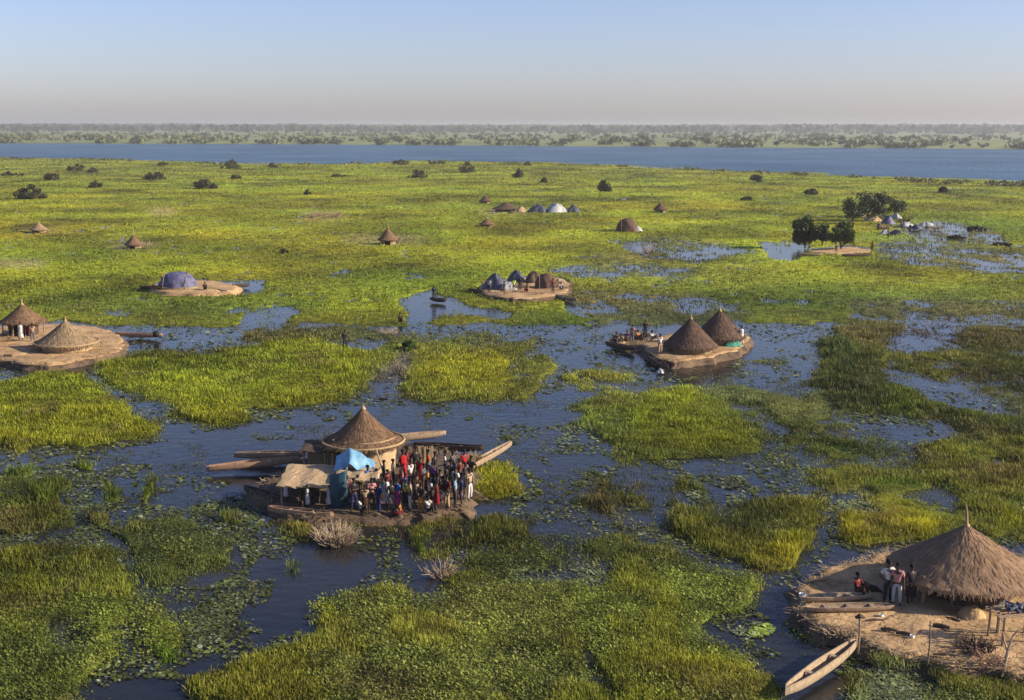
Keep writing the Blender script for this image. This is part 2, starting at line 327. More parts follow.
# around the crowded island
V(.36, OL, [(30, 448), (200, 438), (215, 470), (120, 500), (30, 470)], K=2, amt=.9)
V(.33, OL, [(230, 408), (560, 398), (575, 430), (430, 425), (260, 440)], K=2, amt=.7)
V(.36, OL, [(480, 430), (560, 440), (640, 466), (560, 500), (500, 500)], K=2, amt=.7)
V(.62, OL, [(770, 350), (825, 345), (835, 385), (780, 392)], K=0, amt=.5)
V(.8, (.13, .135, .03), [(250, 505), (285, 514), (330, 522), (335, 540), (300, 534), (262, 524)], H=.45)
V(.9, (.15, .15, .03), [(345, 516), (400, 518), (470, 508), (476, 520), (440, 530), (380, 536), (350, 532)], H=.45)
V(.5, OL, [(180, 500), (230, 486), (262, 492), (270, 525), (220, 545), (185, 525)], K=0, H=.35)
V(.45, DOL, [(436, 530), (512, 515), (540, 520), (520, 545), (450, 555)], H=.5)
V(.75, LG, [(395, 560), (400, 535), (425, 530), (470, 545), (440, 575), (410, 575)], H=.9, amt=.8)
V(.6, OL, [(470, 540), (500, 520), (530, 530), (560, 545), (520, 560)], H=.8, amt=.8)
V(1.9, YG, [(472, 474), (500, 466), (528, 476), (534, 490), (502, 498), (474, 494)], K=0)
# bottom middle
V(.62, DOL, [(476, 545), (520, 532), (600, 540), (690, 555), (740, 575), (690, 600), (560, 605), (470, 590)], H=.45, K=1)
V(.8, (.135, .15, .026), [(190, 712), (240, 672), (262, 655), (296, 640), (322, 618), (352, 600), (398, 590), (446, 585), (520, 580), (560, 585), (600, 600), (600, 720), (180, 720)], K=1, H=.5, soft=4)
V(.92, (.145, .17, .024), [(560, 586), (600, 574), (640, 570), (690, 572), (740, 578), (744, 592), (718, 604), (708, 625), (738, 640), (760, 664), (776, 690), (784, 720), (560, 720), (575, 640)], K=1, H=.4)
V(1.15, (.16, .175, .018), [(610, 690), (640, 650), (700, 645), (745, 660), (770, 700), (775, 720), (600, 720)], soft=8, K=1, amt=.8)
V(1.15, (.165, .17, .02), [(190, 712), (250, 665), (330, 660), (350, 700), (300, 720)], soft=8, K=1, amt=.7)
V(.8, YG, [(306, 615), (322, 600), (326, 612), (312, 622)], soft=2, K=1)
V(.42, None, [(330, 605), (345, 600), (350, 650), (335, 650)], soft=2)
V(.1, None, [(400, 638), (420, 638), (420, 652), (402, 650)], soft=2)
V(.3, None, [(404, 590), (450, 580), (440, 602), (400, 606)], soft=3)
V(.45, None, [(570, 640), (600, 630), (590, 700), (570, 690)], soft=3)
V(.35, PAD, [(512, 572), (600, 566), (600, 584), (540, 588), (512, 585)], K=2)
# bottom left
V(.72, (.135, .145, .022), [(-60, 556), (40, 556), (90, 560), (130, 580), (178, 600), (184, 640), (158, 655), (112, 660), (84, 678), (62, 702), (0, 720), (-60, 720)], K=1, H=.5)
V(1.1, (.19, .20, .016), [(-60, 560), (20, 560), (50, 580), (52, 615), (30, 640), (-60, 640)], K=1, soft=6, H=.55, amt=.8)
V(1.05, LG, [(100, 578), (130, 580), (134, 640), (104, 650)], K=1, soft=4, amt=.6)
V(1.1, LG, [(156, 608), (178, 606), (176, 650), (158, 654)], K=1, soft=3, H=.7)
V(.1, None, [(60, 615), (80, 608), (88, 640), (66, 646)], soft=3)
V(.2, None, [(112, 640), (140, 600), (152, 618), (150, 650)], soft=4)
V(.5, (.12, .15, .05), [(-60, 466), (60, 470), (112, 485), (110, 560), (-60, 556)], K=2)
V(.56, OL, [(-60, 480), (60, 482), (70, 530), (-60, 540)], K=1, H=.35)
V(.52, (.12, .15, .04), [(96, 540), (130, 512), (180, 520), (252, 520), (262, 560), (240, 590), (180, 590), (120, 570)], K=2)
V(.62, (.10, .125, .03), [(100, 530), (150, 515), (235, 530), (245, 570), (200, 590), (130, 570)], K=1, H=.35)
V(.5, LG, [(150, 540), (190, 550), (190, 562), (160, 556)], K=1)
V(.45, (.12, .15, .04), [(180, 500), (260, 490), (270, 530), (200, 540)], K=2, amt=.6)
V(.6, DOL, [(10, 480), (60, 485), (60, 510), (10, 505)], K=1, amt=.6)
V(.45, (.11, .13, .04), [(180, 610), (250, 575), (260, 590), (236, 640), (190, 650)], K=2)
for (x, y, a, b) in [(140, 492, 6, 7), (100, 497, 8, 7), (94, 517, 10, 9), (84, 468, 9, 6), (48, 498, 10, 9)]:
    E(x, y, a, b, D=1.1, c=G, K=0, H=.7, soft=1)
# bottom right
V(.85, (.09, .10, .03), [(835, 710), (862, 672), (870, 650), (900, 655), (960, 668), (1064, 672), (1064, 720), (780, 720)], K=1, H=.5)
V(.45, PAD, [(860, 668), (940, 668), (950, 700), (860, 702)], K=2, amt=.7)
V(1.0, (.13, .14, .025), [(950, 668), (1064, 668), (1064, 720), (940, 720)], K=1, soft=4, amt=.7)
V(.8, (.22, .28, .05), [(748, 626), (772, 620), (780, 634), (760, 642), (748, 638)], K=2)
V(.5, PAD, [(728, 628), (748, 622), (748, 636), (730, 636)], K=2)
V(.55, DG, [(796, 600), (812, 610), (818, 632), (798, 630)], K=1)
V(.5, BR, [(745, 555), (800, 560), (790, 580), (740, 576)], K=0, amt=.3, H=.1)
# ground kept clear under the mounds that carry huts
ISL = {
 'crowd': dict(poly=[(252, 490), (268, 480), (285, 472), (300, 460), (330, 452), (370, 448), (410, 448), (445, 450), (468, 458), (474, 474), (473, 490), (470, 506), (440, 513), (400, 516), (350, 516), (300, 511), (268, 503)], z=.38),
 'right': dict(poly=[(800, 600), (812, 580), (832, 566), (866, 558), (905, 548), (950, 545), (1010, 552), (1060, 570), (1090, 610), (1070, 655), (1020, 668), (960, 664), (905, 652), (855, 638), (818, 622)], z=.5),
 'left': dict(poly=[(-50, 346), (-40, 330), (10, 325), (60, 323), (94, 326), (114, 332), (124, 341), (118, 351), (92, 357), (60, 363), (30, 364), (0, 359), (-30, 356)], z=.5),
 'boat': dict(poly=[(644, 346), (655, 338), (690, 330), (725, 329), (744, 333), (748, 339), (740, 347), (720, 354), (692, 359), (668, 360), (652, 354)], z=.6),
 'sand': dict(poly=[(150, 286), (170, 281), (205, 280), (236, 285), (232, 291), (200, 293), (165, 292)], z=.45),
 'cluster': dict(poly=[(480, 288), (495, 281), (530, 277), (560, 278), (570, 285), (560, 294), (525, 298), (495, 296)], z=.5),
 'treed': dict(poly=[(808, 250), (825, 248), (850, 247), (868, 249), (872, 251), (850, 253), (820, 253)], z=.2),
}
for k, i in ISL.items():
    paint(i['poly'], D=-.6, soft=1)
Dm = np.where((YY > 325) & (Dm > .45), Dm+.14, Dm); _b = blur(Dm.copy(), 5); _w = np.clip((YY-325)/60., 0, 1)*(Dm > -.2)*(_b > -.5); Dm = Dm*(1-_w)+_b*_w
for (x, y, a, b) in [(140, 492, 6, 7), (100, 497, 8, 7), (94, 517, 10, 9), (84, 468, 9, 6), (48, 498, 10, 9), (168, 655, 8, 14), (20, 478, 12, 6), (232, 520, 9, 5), (418, 548, 9, 10), (300, 560, 5, 3)]:
    E(x, y, a, b, D=1.1, c=G, K=0, H=.75, soft=1)
for k_, i_ in ISL.items(): paint(i_['poly'], D=-.6, soft=1)
def lookup(px, py):
    ix = np.abs(np.asarray(px)); ix = np.where(ix > MW-1, 2*(MW-1)-ix, ix); ix = np.clip(ix, 0, MW-1).astype(int)
    iy = np.where(np.asarray(py) > MH-1, 2*(MH-1)-py, py); iy = np.clip(iy, 0, MH-1).astype(int)
    return iy, ix
def field(x, y):
    """coverage, colour, kind, height at world points"""
    px, py = proj(x, y)
    wx = (fbm(x/5, y/5, 3, 4)-.5); wy = (fbm(x/5+50, y/5, 5, 4)-.5)
    s = np.clip(1200/np.maximum(y, 30), 1, 30)
    am = np.clip(65/np.maximum(y, 1), .1, 1); qx, qy = proj(x+wx*3*am, y+wy*5*am)
    iy, ix = lookup(qx, qy)
    D = Dm[iy, ix]; C = Cm[iy, ix]; K = Km[iy, ix]; H = Hm[iy, ix]
    n = fbm(x/3.2, y/4.2, 11, 6)
    d = D+(n-.5)*1.5+(fbm(x/.9, y/1.1, 19, 3)-.5)*.55*np.clip(140/np.maximum(y, 1), .0, 1)
    return d, C, K, H, n
# shore of the river, photographed as a line of points on the water level
SH = [(-300, 156), (0, 158), (100, 159), (200, 163), (330, 164), (420, 161), (520, 163), (640, 166), (740, 171), (850, 176), (950, 181), (1024, 183), (1400, 190)]
FB = [(-300, 143), (0, 143.5), (300, 144.5), (512, 146), (700, 147.5), (900, 148.5), (1024, 149.5), (1400, 151)]
shw = [P(*p) for p in SH]; fbw = [P(*p) for p in FB]
def shore_y(x, pts, y):
    # distance to the shore along the bearing of (x,y)
    th = np.array([p.x/p.y for p in pts]); d = np.array([p.y for p in pts])
    return np.interp(x/np.maximum(y, 1), th, d)
# ------------------------------------------------------------ water
def water_mat():
    m, t, b, o = nodes('swamp_water')
    b.inputs['Base Color'].default_value = (.012, .018, .034, 1); b.inputs['Roughness'].default_value = .09
    b.inputs['IOR'].default_value = 1.33; b.inputs['Specular IOR Level'].default_value = .29
    tc = t.nodes.new('ShaderNodeTexCoord')
    n0 = t.nodes.new('ShaderNodeTexNoise'); n0.inputs['Scale'].default_value = .05; n0.inputs['Detail'].default_value = 4; t.links.new(tc.outputs['Object'], n0.inputs[0])
    r = t.nodes.new('ShaderNodeValToRGB'); r.color_ramp.elements[0].position = .35; r.color_ramp.elements[1].position = .7
    r.color_ramp.elements[0].color = (.011, .013, .018, 1); r.color_ramp.elements[1].color = (.026, .024, .017, 1)
    t.links.new(n0.outputs[0], r.inputs[0]); t.links.new(r.outputs[0], b.inputs['Base Color'])
    n1 = t.nodes.new('ShaderNodeTexNoise'); n1.inputs['Scale'].default_value = 1.6; n1.inputs['Detail'].default_value = 6; t.links.new(tc.outputs['Object'], n1.inputs[0])
    bp = t.nodes.new('ShaderNodeBump'); bp.inputs['Strength'].default_value = .3; bp.inputs['Distance'].default_value = .1
    t.links.new(n1.outputs[0], bp.inputs['Height']); t.links.new(bp.outputs[0], b.inputs['Normal'])
    return m
M['water'] = water_mat()
S = 15000
me = bpy.data.meshes.new('water'); me.from_pydata([(-S, -S, 0), (S, -S, 0), (S, S, 0), (-S, S, 0)], [], [(0, 1, 2, 3)]); me.materials.append(M['water'])
tag(link('water', me), kind='structure')
mr_ = water_mat(); mr_.name = 'river_water'; t = mr_.node_tree; b = t.nodes['Principled BSDF']; b.inputs['Roughness'].default_value = .42
for l in list(b.inputs['Base Color'].links): t.links.remove(l)
b.inputs['Base Color'].default_value = (.04, .10, .165, 1); b.inputs['Specular IOR Level'].default_value = .35
for n_ in list(t.nodes):
    if n_.type == 'BUMP': n_.inputs['Strength'].default_value = .9; n_.inputs['Distance'].default_value = 1.5
    if n_.type == 'TEX_NOISE': n_.inputs['Scale'].default_value *= .25
n2_ = t.nodes.new('ShaderNodeTexNoise'); n2_.inputs['Scale'].default_value = .012; n2_.inputs['Detail'].default_value = 6; tc_ = t.nodes.new('ShaderNodeTexCoord'); t.links.new(tc_.outputs['Object'], n2_.inputs[0])
r2_ = t.nodes.new('ShaderNodeValToRGB'); r2_.color_ramp.elements[0].position = .38; r2_.color_ramp.elements[1].position = .64; r2_.color_ramp.elements[0].color = (.03, .075, .13, 1); r2_.color_ramp.elements[1].color = (.065, .13, .19, 1)  # reflected sky blue and wind streaks are put into the base colour
t.links.new(n2_.outputs[0], r2_.inputs[0]); t.links.new(r2_.outputs[0], b.inputs['Base Color'])
ths = np.linspace(-1.0, 1.0, 80)
a_ = shore_y(ths*1000, shw, np.full(80, 1000.))-12; b_ = shore_y(ths*1000, fbw, np.full(80, 1000.))+80
me = bpy.data.meshes.new('river'); me.from_pydata([(t_*y_, y_, .02) for t_, y_ in zip(ths, a_)]+[(t_*y_, y_, .02) for t_, y_ in zip(ths, b_)], [], [(k, k+1, 81+k, 80+k) for k in range(79)]); me.materials.append(mr_)
tag(link('river', me), kind='structure')
# ------------------------------------------------------------ marsh mat: the floating root mat the grass grows from
NA, ND = 620, 760
th = np.linspace(-.62, .62, NA); dd = 24*(900/24)**(np.linspace(0, 1, ND)**.86)
Y, T = np.meshgrid(dd, th, indexing='ij'); X = Y*T
d, C, K, Hh, n = field(X, Y)
ns = fbm(X/1.3, Y/1.3, 31, 3)-.5
sy = shore_y(X, shw, Y)+(fbm(X/40, Y/30, 41, 4)-.5)*110
land = np.where(K == 2, -.4, np.clip((d-.68)*.9, -.5, .12))+np.where(d > .6, ns*.12*(K != 2), 0)
land = np.where(Y > sy, -.5, land)
Z = land+.0
V_ = np.stack([X, Y, Z], -1).reshape(-1, 3)
idx = np.arange(NA*ND).reshape(ND, NA)
F = np.stack([idx[:-1, :-1], idx[:-1, 1:], idx[1:, 1:], idx[1:, :-1]], -1).reshape(-1, 4)
zf = Z.reshape(-1); keep = (zf[F] > -.3).any(axis=1); F = F[keep]
# colour of the mat
big = fbm(X/13, Y/15, 71, 6)
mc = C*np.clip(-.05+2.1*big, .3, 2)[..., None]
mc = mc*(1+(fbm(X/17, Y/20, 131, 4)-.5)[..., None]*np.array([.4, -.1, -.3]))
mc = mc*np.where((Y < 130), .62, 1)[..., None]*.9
used = np.unique(F); rm = np.full(NA*ND, -1); rm[used] = np.arange(len(used))
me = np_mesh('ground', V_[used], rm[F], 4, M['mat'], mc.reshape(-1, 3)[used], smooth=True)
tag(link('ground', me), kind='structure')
# ------------------------------------------------------------ blades and leaves
rng = np.random.default_rng(5)
def leaves(N, px0, px1, py0, py1, nb, seed):
    r = np.random.default_rng(seed)
    px = r.uniform(px0, px1, N); py = r.uniform(py0, py1, N)
    R3 = np.array(CM.to_3x3()); v = np.stack([(px-512)/FPX, -(py-350)/FPX, -np.ones(N)], 0); w_ = R3 @ v; t = -CAMH/w_[2]
    return w_[0]*t, w_[1]*t, r
QV = []; QC = []
def add_quads(x, y, z, ang, lean, ln, wd, col, curl=.0, roll=None):
    """a rhombic blade/leaf from base (x,y,z), leaning by `lean` from vertical towards `ang`"""
    dx = np.cos(ang)*np.sin(lean); dy = np.sin(ang)*np.sin(lean); dz = np.cos(lean)
    b = np.stack([x, y, z], -1); D_ = np.stack([dx, dy, dz], -1)
    s = np.stack([-np.sin(ang), np.cos(ang), np.zeros_like(ang)], -1)
    if roll is not None:
        u = np.cross(D_, s); s = s*np.cos(roll)[:, None]+u*np.sin(roll)[:, None]
    mid = b+D_*(ln*.5)[:, None]; tip = b+D_*ln[:, None]; tip[:, 2] -= ln*curl
    q = np.stack([b, mid+s*(wd/2)[:, None], tip, mid-s*(wd/2)[:, None]], 1)
    QV.append(q.reshape(-1, 3)); QC.append(np.repeat(col, 4, axis=0))
def scatter(N, py0, py1, nb, seed, px0=-170, px1=1194, weed=False):
    x, y, r = leaves(N, px0, px1, py0, py1, nb, seed)
    d, C, K, H, n = field(x, y)
    ok = (r.random(len(x)) < np.where(y < 150, np.clip((d-.12)/.5, 0, 1)**1.6, d > .44)) & (K < 1.5) & (y < shore_y(x, shw, y)-4)
    if weed: ok = (K >= 1.5) & (d > -.05) & (fbm(x/1.3, y/2.0, 401, 4) > .47)
    x, y, d, C, K, H = x[ok], y[ok], d[ok], C[ok], K[ok], H[ok]
    big = fbm(x/13, y/15, 71, 6); sm = fbm(x/2.2, y/2.2, 91, 3)
    C = C*np.clip(-.35+2.1*big+.55*sm, .3, 2)[:, None]
    # drift between yellow and green by stand
    hue = (fbm(x/17, y/20, 131, 4)-.5)[:, None]; C = C*(1+hue*np.array([.4, -.1, -.3]))
    H = H*np.clip(-.05+1.75*sm, .15, 1.6)*.75*np.clip((d-.2)*1.8, .35, 1)
    mixn = fbm(x/2.6, y/3.4, 311, 4); K = np.where((K > .5) & (mixn > .52), 0, np.where((K < .5) & (mixn < .36) & (y < 75), 1, K)); H = np.where((K < .5) & (mixn > .52) & (y < 75), H*1.15, H)
    C = np.where(((K < .5) & (mixn > .52) & (y < 75))[:, None], C*np.array([1.15, 1.05, .8]), C)
    sz = y/1250.
    for k in range(nb):
        m = len(x); isl = K > .5
        a = r.uniform(0, 2*np.pi, m); ln = np.where(isl, r.uniform(.07, .17, m), H*r.uniform(.6, 1.15, m))
        ln = np.maximum(ln, sz*1.5)
        wd = np.where(isl, ln*r.uniform(.3, .7, m), np.maximum(.035, sz*np.where(y > 130, r.uniform(.8, 1.7, m), r.uniform(.5, 1.1, m))))
        lean = np.where(isl, r.uniform(.5, 1.45, m), np.abs(r.normal(0, .6, m)))
        sp = np.where(isl, .25, .10+sz*1.2)
        bx = x+r.normal(0, 1, m)*sp; by = y+r.normal(0, 1, m)*sp*1.4
        z = np.where(isl, H*r.uniform(.0, .6, m), -.03)+np.clip((d-.68)*.9, 0, .12)
        vr = np.where(y > 130, .12, .3)[:, None]; c = C*(1+vr*r.uniform(-1, 1, (m, 1))); dead = r.random(m) < np.where(y > 130, .01, .06); c[dead] = c[dead]*.5+np.array([.12, .09, .03]); dz_ = fbm(x/3.5, y/4.5, 501, 4) > .66; c[dz_] = c[dz_]*.55+np.array([.07, .055, .02])
        if weed: lean = r.uniform(.9, 1.5, m); ln = r.uniform(.12, .38, m); wd = r.uniform(.03, .08, m); z = np.full(m, .0); c = c*.9
        add_quads(bx, by, z, a, lean, ln, wd, c, curl=.12)
scatter(80000, 150, 330, 3, 1)
scatter(80000, 330, 470, 6, 2)
scatter(130000, 470, 860, 7, 3)
scatter(60000, 400, 860, 3, 4, weed=True)
q = np.concatenate(QV); c = np.concatenate(QC); nq = len(q)//4; print('quads', nq)
me = np_mesh('marsh_grass', q, np.arange(nq*4).reshape(-1, 4), 4, M['grass'], np.clip(c, 0.004, .6))
tag(link('marsh_grass', me), 'green and yellow marsh grass and leafy water plants covering the swamp', 'grass', kind='stuff')
# ------------------------------------------------------------ floating leaves
x, y, r = leaves(330000, -170, 1194, 325, 860, 1, 9)
px, py = proj(x, y); iy, ix = lookup(px, py)
D = Dm[iy, ix]; K = Km[iy, ix]; C = Cm[iy, ix]
n = fbm(x/1.8, y/2.6, 211, 4); far = blur(Dm.copy(), 14)[iy, ix]
ok = (((K == 2) & (n+(D-.45)*.9 > .47)) | ((K != 2) & (D < .45) & (far > .05) & (n+far*.32 > .57) & (r.random(len(x)) < .5))) & (D > -.2)
x, y, C, K = x[ok], y[ok], C[ok], K[ok]; m = len(x); print('pads', m)
rad = r.uniform(.04, .11, m)*np.where(r.random(m) < .1, 1.6, 1)*np.clip(y/60, .8, 1.6); a0 = r.uniform(0, 6.28, m)
cc = np.maximum(C, .03)*r.uniform(.35, 1.25, (m, 1)); cc[C[:, 1] > .27] *= 1.7; rad = np.where(C[:, 1] > .27, rad*2, rad)
pv = []
tx = r.normal(0, .16, m); ty = r.normal(0, .16, m)
for k in range(6):
    a = a0+k*np.pi/3*(.97); rr = rad*r.uniform(.75, 1.1, m); ox = np.cos(a)*rr; oy = np.sin(a)*rr
    pv.append(np.stack([x+ox, y+oy, .05+ox*tx+oy*ty], -1))
pv = np.stack(pv, 1).reshape(-1, 3); pale = r.random(m) < .12; cc[pale] = np.array([.26, .30, .2])
me = np_mesh('floating_leaves', pv, np.arange(m*6).reshape(-1, 6), 6, M['grass'], np.repeat(cc, 6, axis=0))
tag(link('floating_leaves', me), 'lily pads and small leaves floating on the dark open water', 'water plants', kind='stuff')
# ------------------------------------------------------------ far bank of the river
xs = np.linspace(-1.0, 1.0, 60); bd = shore_y(xs*1000, fbw, np.full(60, 1000.))
rows = [bd+(fbm(xs*60, xs*0, 5, 3)-.5)*60, bd+60, bd+300, bd+900, np.full(60, 5000.), np.full(60, 14500.)]
vv = []; 
for i, rw in enumerate(rows):
    for t_, y_ in zip(xs, rw): vv.append((t_*y_, y_, -.3 if i == 0 else 1.2 if i < 4 else 3))
ff = [(i*60+k, i*60+k+1, (i+1)*60+k+1, (i+1)*60+k) for i in range(5) for k in range(59)]
M['far'] = mat('far_grassland', (.21, .24, .08), (.12, .145, .05), .008, rough=.95, bump=0, stretch=(1, .5, 1), detail=10)
me = bpy.data.meshes.new('terrain'); me.from_pydata(vv, [], ff); me.materials.append(M['far'])
tag(link('terrain', me), kind='structure')
# ------------------------------------------------------------ islands of trodden mud and reed that carry the huts
def smooth_poly(pts, n=8):
    out = []; m = len(pts)
    for i in range(m):
        p0, p1, p2, p3 = [Vector(pts[(i+k) % m]) for k in (-1, 0, 1, 2)]
        for j in range(n):
            t = j/n; out.append(.5*((2*p1)+(-p0+p2)*t+(2*p0-5*p1+4*p2-p3)*t*t+(-p0+3*p1-3*p2+p3)*t**3))
    return out
ISLW = {}
def island(key, mats, rise=.12, skirt=.35, seed=0):
    I = ISL[key]; z = I['z']; pts = smooth_poly([P(px, py, z).xy for px, py in I['poly']])
    pts = [p+Vector((float(fbm(p.x*1.4, p.y*1.4, seed+3, 4))-.5, float(fbm(p.x*1.4+40, p.y*1.4, seed+4, 4))-.5))*1.3 for p in pts]; ISLW[key] = (pts, z)
    c = sum(pts, Vector((0, 0)))/len(pts); vs = []; n = len(pts); sc = [0.02, .15, .3, .45, .6, .72, .82, .9, .96, 1.0]
    rg = np.random.default_rng(seed)
    size = max((p-c).length for p in pts)
    for s in sc:
        for p in pts:
            q = c+(p-c)*s
            h = z+rise*(1-s*s)*.6+(float(fbm(q.x*1.1, q.y*1.1, seed, 4))-.5)*.22*min(1, size/6)-(.10 if s > .97 else 0)
            vs.append((q.x, q.y, h))
    for k, (dz, do) in enumerate([(-.15, .10), (-.5, .28), (-.9, .25+skirt), (-1.35, skirt+.8)]):
        for i, p in enumerate(pts):
            dr = (p-c).normalized(); j = (float(fbm(p.x*2.2, p.y*2.2, seed+9+k, 3))-.5)*1.1
            q = p+dr*(do+j*.6); vs.append((q.x, q.y, z*(1+dz)+(-.1 if k < 3 else -.4)))
    rows = len(sc)+4; fs = [(i*n+k, i*n+(k+1) % n, (i+1)*n+(k+1) % n, (i+1)*n+k) for i in range(rows-1) for k in range(n)]
    fs.append(tuple(range(n)))
    me = bpy.data.meshes.new('island'); me.from_pydata(vs, [], fs); me.update(); recalc(me)
    for m_ in mats: me.materials.append(m_)
    if len(mats) > 1:
        for f in me.polygons:
            f.material_index = 1 if (f.index >= (len(sc)-1)*n and f.index < (rows-1)*n) else 0
    me.polygons.foreach_set('use_smooth', [True]*len(me.polygons))
    return tag(link('island', me), kind='structure')
# ------------------------------------------------------------ huts
def straw_shell(mb, prof, n, seed, ln=.42, wd=.016):
    """short straws lying down the slope over a roof profile"""
    rg = random.Random(seed)
    for _ in range(n):
        t = rg.random()**.6*(len(prof)-1.001); i = int(t); f = t-i
        r = prof[i][0]*(1-f)+prof[i+1][0]*f; z = prof[i][1]*(1-f)+prof[i+1][1]*f
        a = rg.uniform(0, 2*math.pi); dr = prof[i+1][0]-prof[i][0]; dz = prof[i+1][1]-prof[i][1]; L = math.hypot(dr, dz) or 1
        l = ln*rg.uniform(.5, 1.3); w_ = wd*rg.uniform(.6, 1.6); lift = rg.uniform(.003, .022)
        r2 = r+dr/L*l; z2 = z+dz/L*l+lift*1.6; da = rg.uniform(-.05, .05)
        p0 = Vector((math.cos(a)*r, math.sin(a)*r, z+.01)); p1 = Vector((math.cos(a+da)*r2, math.sin(a+da)*r2, z2+.02)); s = Vector((-math.sin(a), math.cos(a), 0))*w_
        mb.add([p0-s, p0+s, p1+s*.6, p1-s*.6], [(0, 1, 2, 3)])
def hut(name, loc, r, he, ha, wr, label, group=None, roofm='thatch', wallm='reedwall', curve=1.3, finial=.35, seed=1, door=None, doorw=.5, band=None, open_=False, posts=0, straws=1500, sx=1, sy=1, rz=0, cat='hut', dark_door=True):
    root = empty(name, loc, rz, label, cat, group)
    N = 72; prof = []
    for i in range(15):
        t = i/14; prof.append((max(.04, r*t), he+(ha-he)*(1-t)**curve))
    rg = random.Random(seed)
    mb = MB(); V0 = len(mb.v)
    mb.lathe([(p[0]*(1.0), p[1]) for p in prof], N, jit=.012, jz=.02, seed=seed, sx=sx, sy=sy)
    # ragged thick eave and underside
    mb.lathe([(r, he), (r*1.005, he-.10), (r*.93, he-.16), (r*.5, he+(ha-he)*.36-.14), (.05, ha-.35)], N, jit=.02, jz=.035, seed=seed+1, sx=sx, sy=sy)
    straw_shell(mb, prof, straws, seed+2)
    for _ in range(int(260*r/2)):        # hanging fringe
        a = rg.uniform(0, 2*math.pi); l = rg.uniform(.08, .26); w_ = rg.uniform(.015, .04); rr = r*rg.uniform(.97, 1.02)
        p = Vector((math.cos(a)*rr*sx, math.sin(a)*rr*sy, he-.02)); q = p+Vector((math.cos(a)*.06, math.sin(a)*.06, -l)); s = Vector((-math.sin(a), math.cos(a), 0))*w_
        mb.add([p-s, p+s, q+s*.4, q-s*.4], [(0, 1, 2, 3)])
    roof = mb.build('roof', M[roofm], root, smooth=False)
    fin = MB(); fin.tube([(0, 0, ha-.3), (rg.uniform(-.03, .03), 0, ha+finial*.5), (rg.uniform(-.08, .08), rg.uniform(-.05, .05), ha+finial)], [.10, .06, .03], 8, .15)
    fin.lathe([(.17, ha-.14), (.12, ha-.02), (.07, ha+.05)], 16, jit=.08, seed=seed)
    fin.build('finial', M['straw'], roof)
    if band:
        b = MB(); pts = [(math.cos(a)*(r*1.0)*sx, math.sin(a)*(r*1.0)*sy, he+.02) for a in np.linspace(0, 2*math.pi, 49)]
        b.tube(pts, .07, 6, .15); b.build('eave_band', M[band], roof)
    if not open_:
        da = door if door is not None else -1.57
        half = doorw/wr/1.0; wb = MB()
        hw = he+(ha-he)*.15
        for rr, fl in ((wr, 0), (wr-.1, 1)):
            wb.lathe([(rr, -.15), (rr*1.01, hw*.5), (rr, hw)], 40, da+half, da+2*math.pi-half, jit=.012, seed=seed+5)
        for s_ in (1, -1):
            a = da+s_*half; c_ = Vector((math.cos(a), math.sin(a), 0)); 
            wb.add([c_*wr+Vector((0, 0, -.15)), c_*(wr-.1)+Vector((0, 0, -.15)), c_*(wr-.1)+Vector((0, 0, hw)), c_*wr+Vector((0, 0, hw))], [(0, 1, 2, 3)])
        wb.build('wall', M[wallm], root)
        for s_ in (1, -1):
            fr = MB(); a = da+s_*half; fr.tube([(math.cos(a)*(wr+.03), math.sin(a)*(wr+.03), -.1), (math.cos(a)*(wr+.03), math.sin(a)*(wr+.03), hw)], .045, 6); fr.build('door_post', M['pole'], root)
    for k in range(posts):
        a = 2*math.pi*(k+.35)/posts; pb = MB(); rr = r*.86
        pb.tube([(math.cos(a)*rr*sx, math.sin(a)*rr*sy, -.1), (math.cos(a)*rr*sx*1.01, math.sin(a)*rr*sy, he+.12)], [.06, .045], 7, .1); pb.build('post', M['pole'], root)
    return root
# ------------------------------------------------------------ dugout canoes
def canoe(p0, p1, wd, label, matn='wood', group='dugout canoes', thw=2, depth=.42, lift=.18, z=None, bow=.35, tilt=0):
    p0 = Vector(p0); p1 = Vector(p1); L = (p1-p0).length; mid = (p0+p1)/2
    root = empty('dugout_canoe', mid, 0, label, 'canoe', group)
    d = (p1-p0).normalized(); rot = d.to_track_quat('X', 'Z'); root.rotation_mode = 'QUATERNION'; root.rotation_quaternion = rot
    mb = MB(); n = 26; ring = 13; vs = []; fs = []
    for i in range(n+1):
        t = i/n; x = (t-.5)*L; s = max(0.02, math.sin(math.pi*min(max(t, .0), 1))**.45)
        wv = wd/2*s; kz = lift*abs(2*t-1)**3
        hh = depth*(.55+.45*s)
        # outer then inner section, open at the top
        for k in range(ring):
            a = math.pi*k/(ring-1); vs.append((x*(1+.0), -math.cos(a)*wv, kz+hh-math.sin(a)**.7*hh))
        for k in range(ring):
            a = math.pi-math.pi*k/(ring-1); iw = max(.004, wv-.05); ih = hh-.07 if .06 < t < .94 else hh*.15
            vs.append((x, -math.cos(a)*iw, kz+hh+.004-math.sin(a)**.7*ih))
    m_ = ring*2
    for i in range(n):
        for k in range(m_):
            fs.append((i*m_+k, i*m_+(k+1) % m_, (i+1)*m_+(k+1) % m_, (i+1)*m_+k))
    fs.append(tuple(range(m_))); fs.append(tuple(n*m_+k for k in range(m_)))
    mb.add(vs, fs); mb.build('hull', M[matn], root, smooth=False)
    recalc(root.children[0].data)
    for k in range(thw):
        t = (k+1)/(thw+1); b = MB(); b.box(((t-.5)*L, 0, depth*.8), (.16, wd*.86, .035)); b.build('thwart', M[matn], root)
    return root
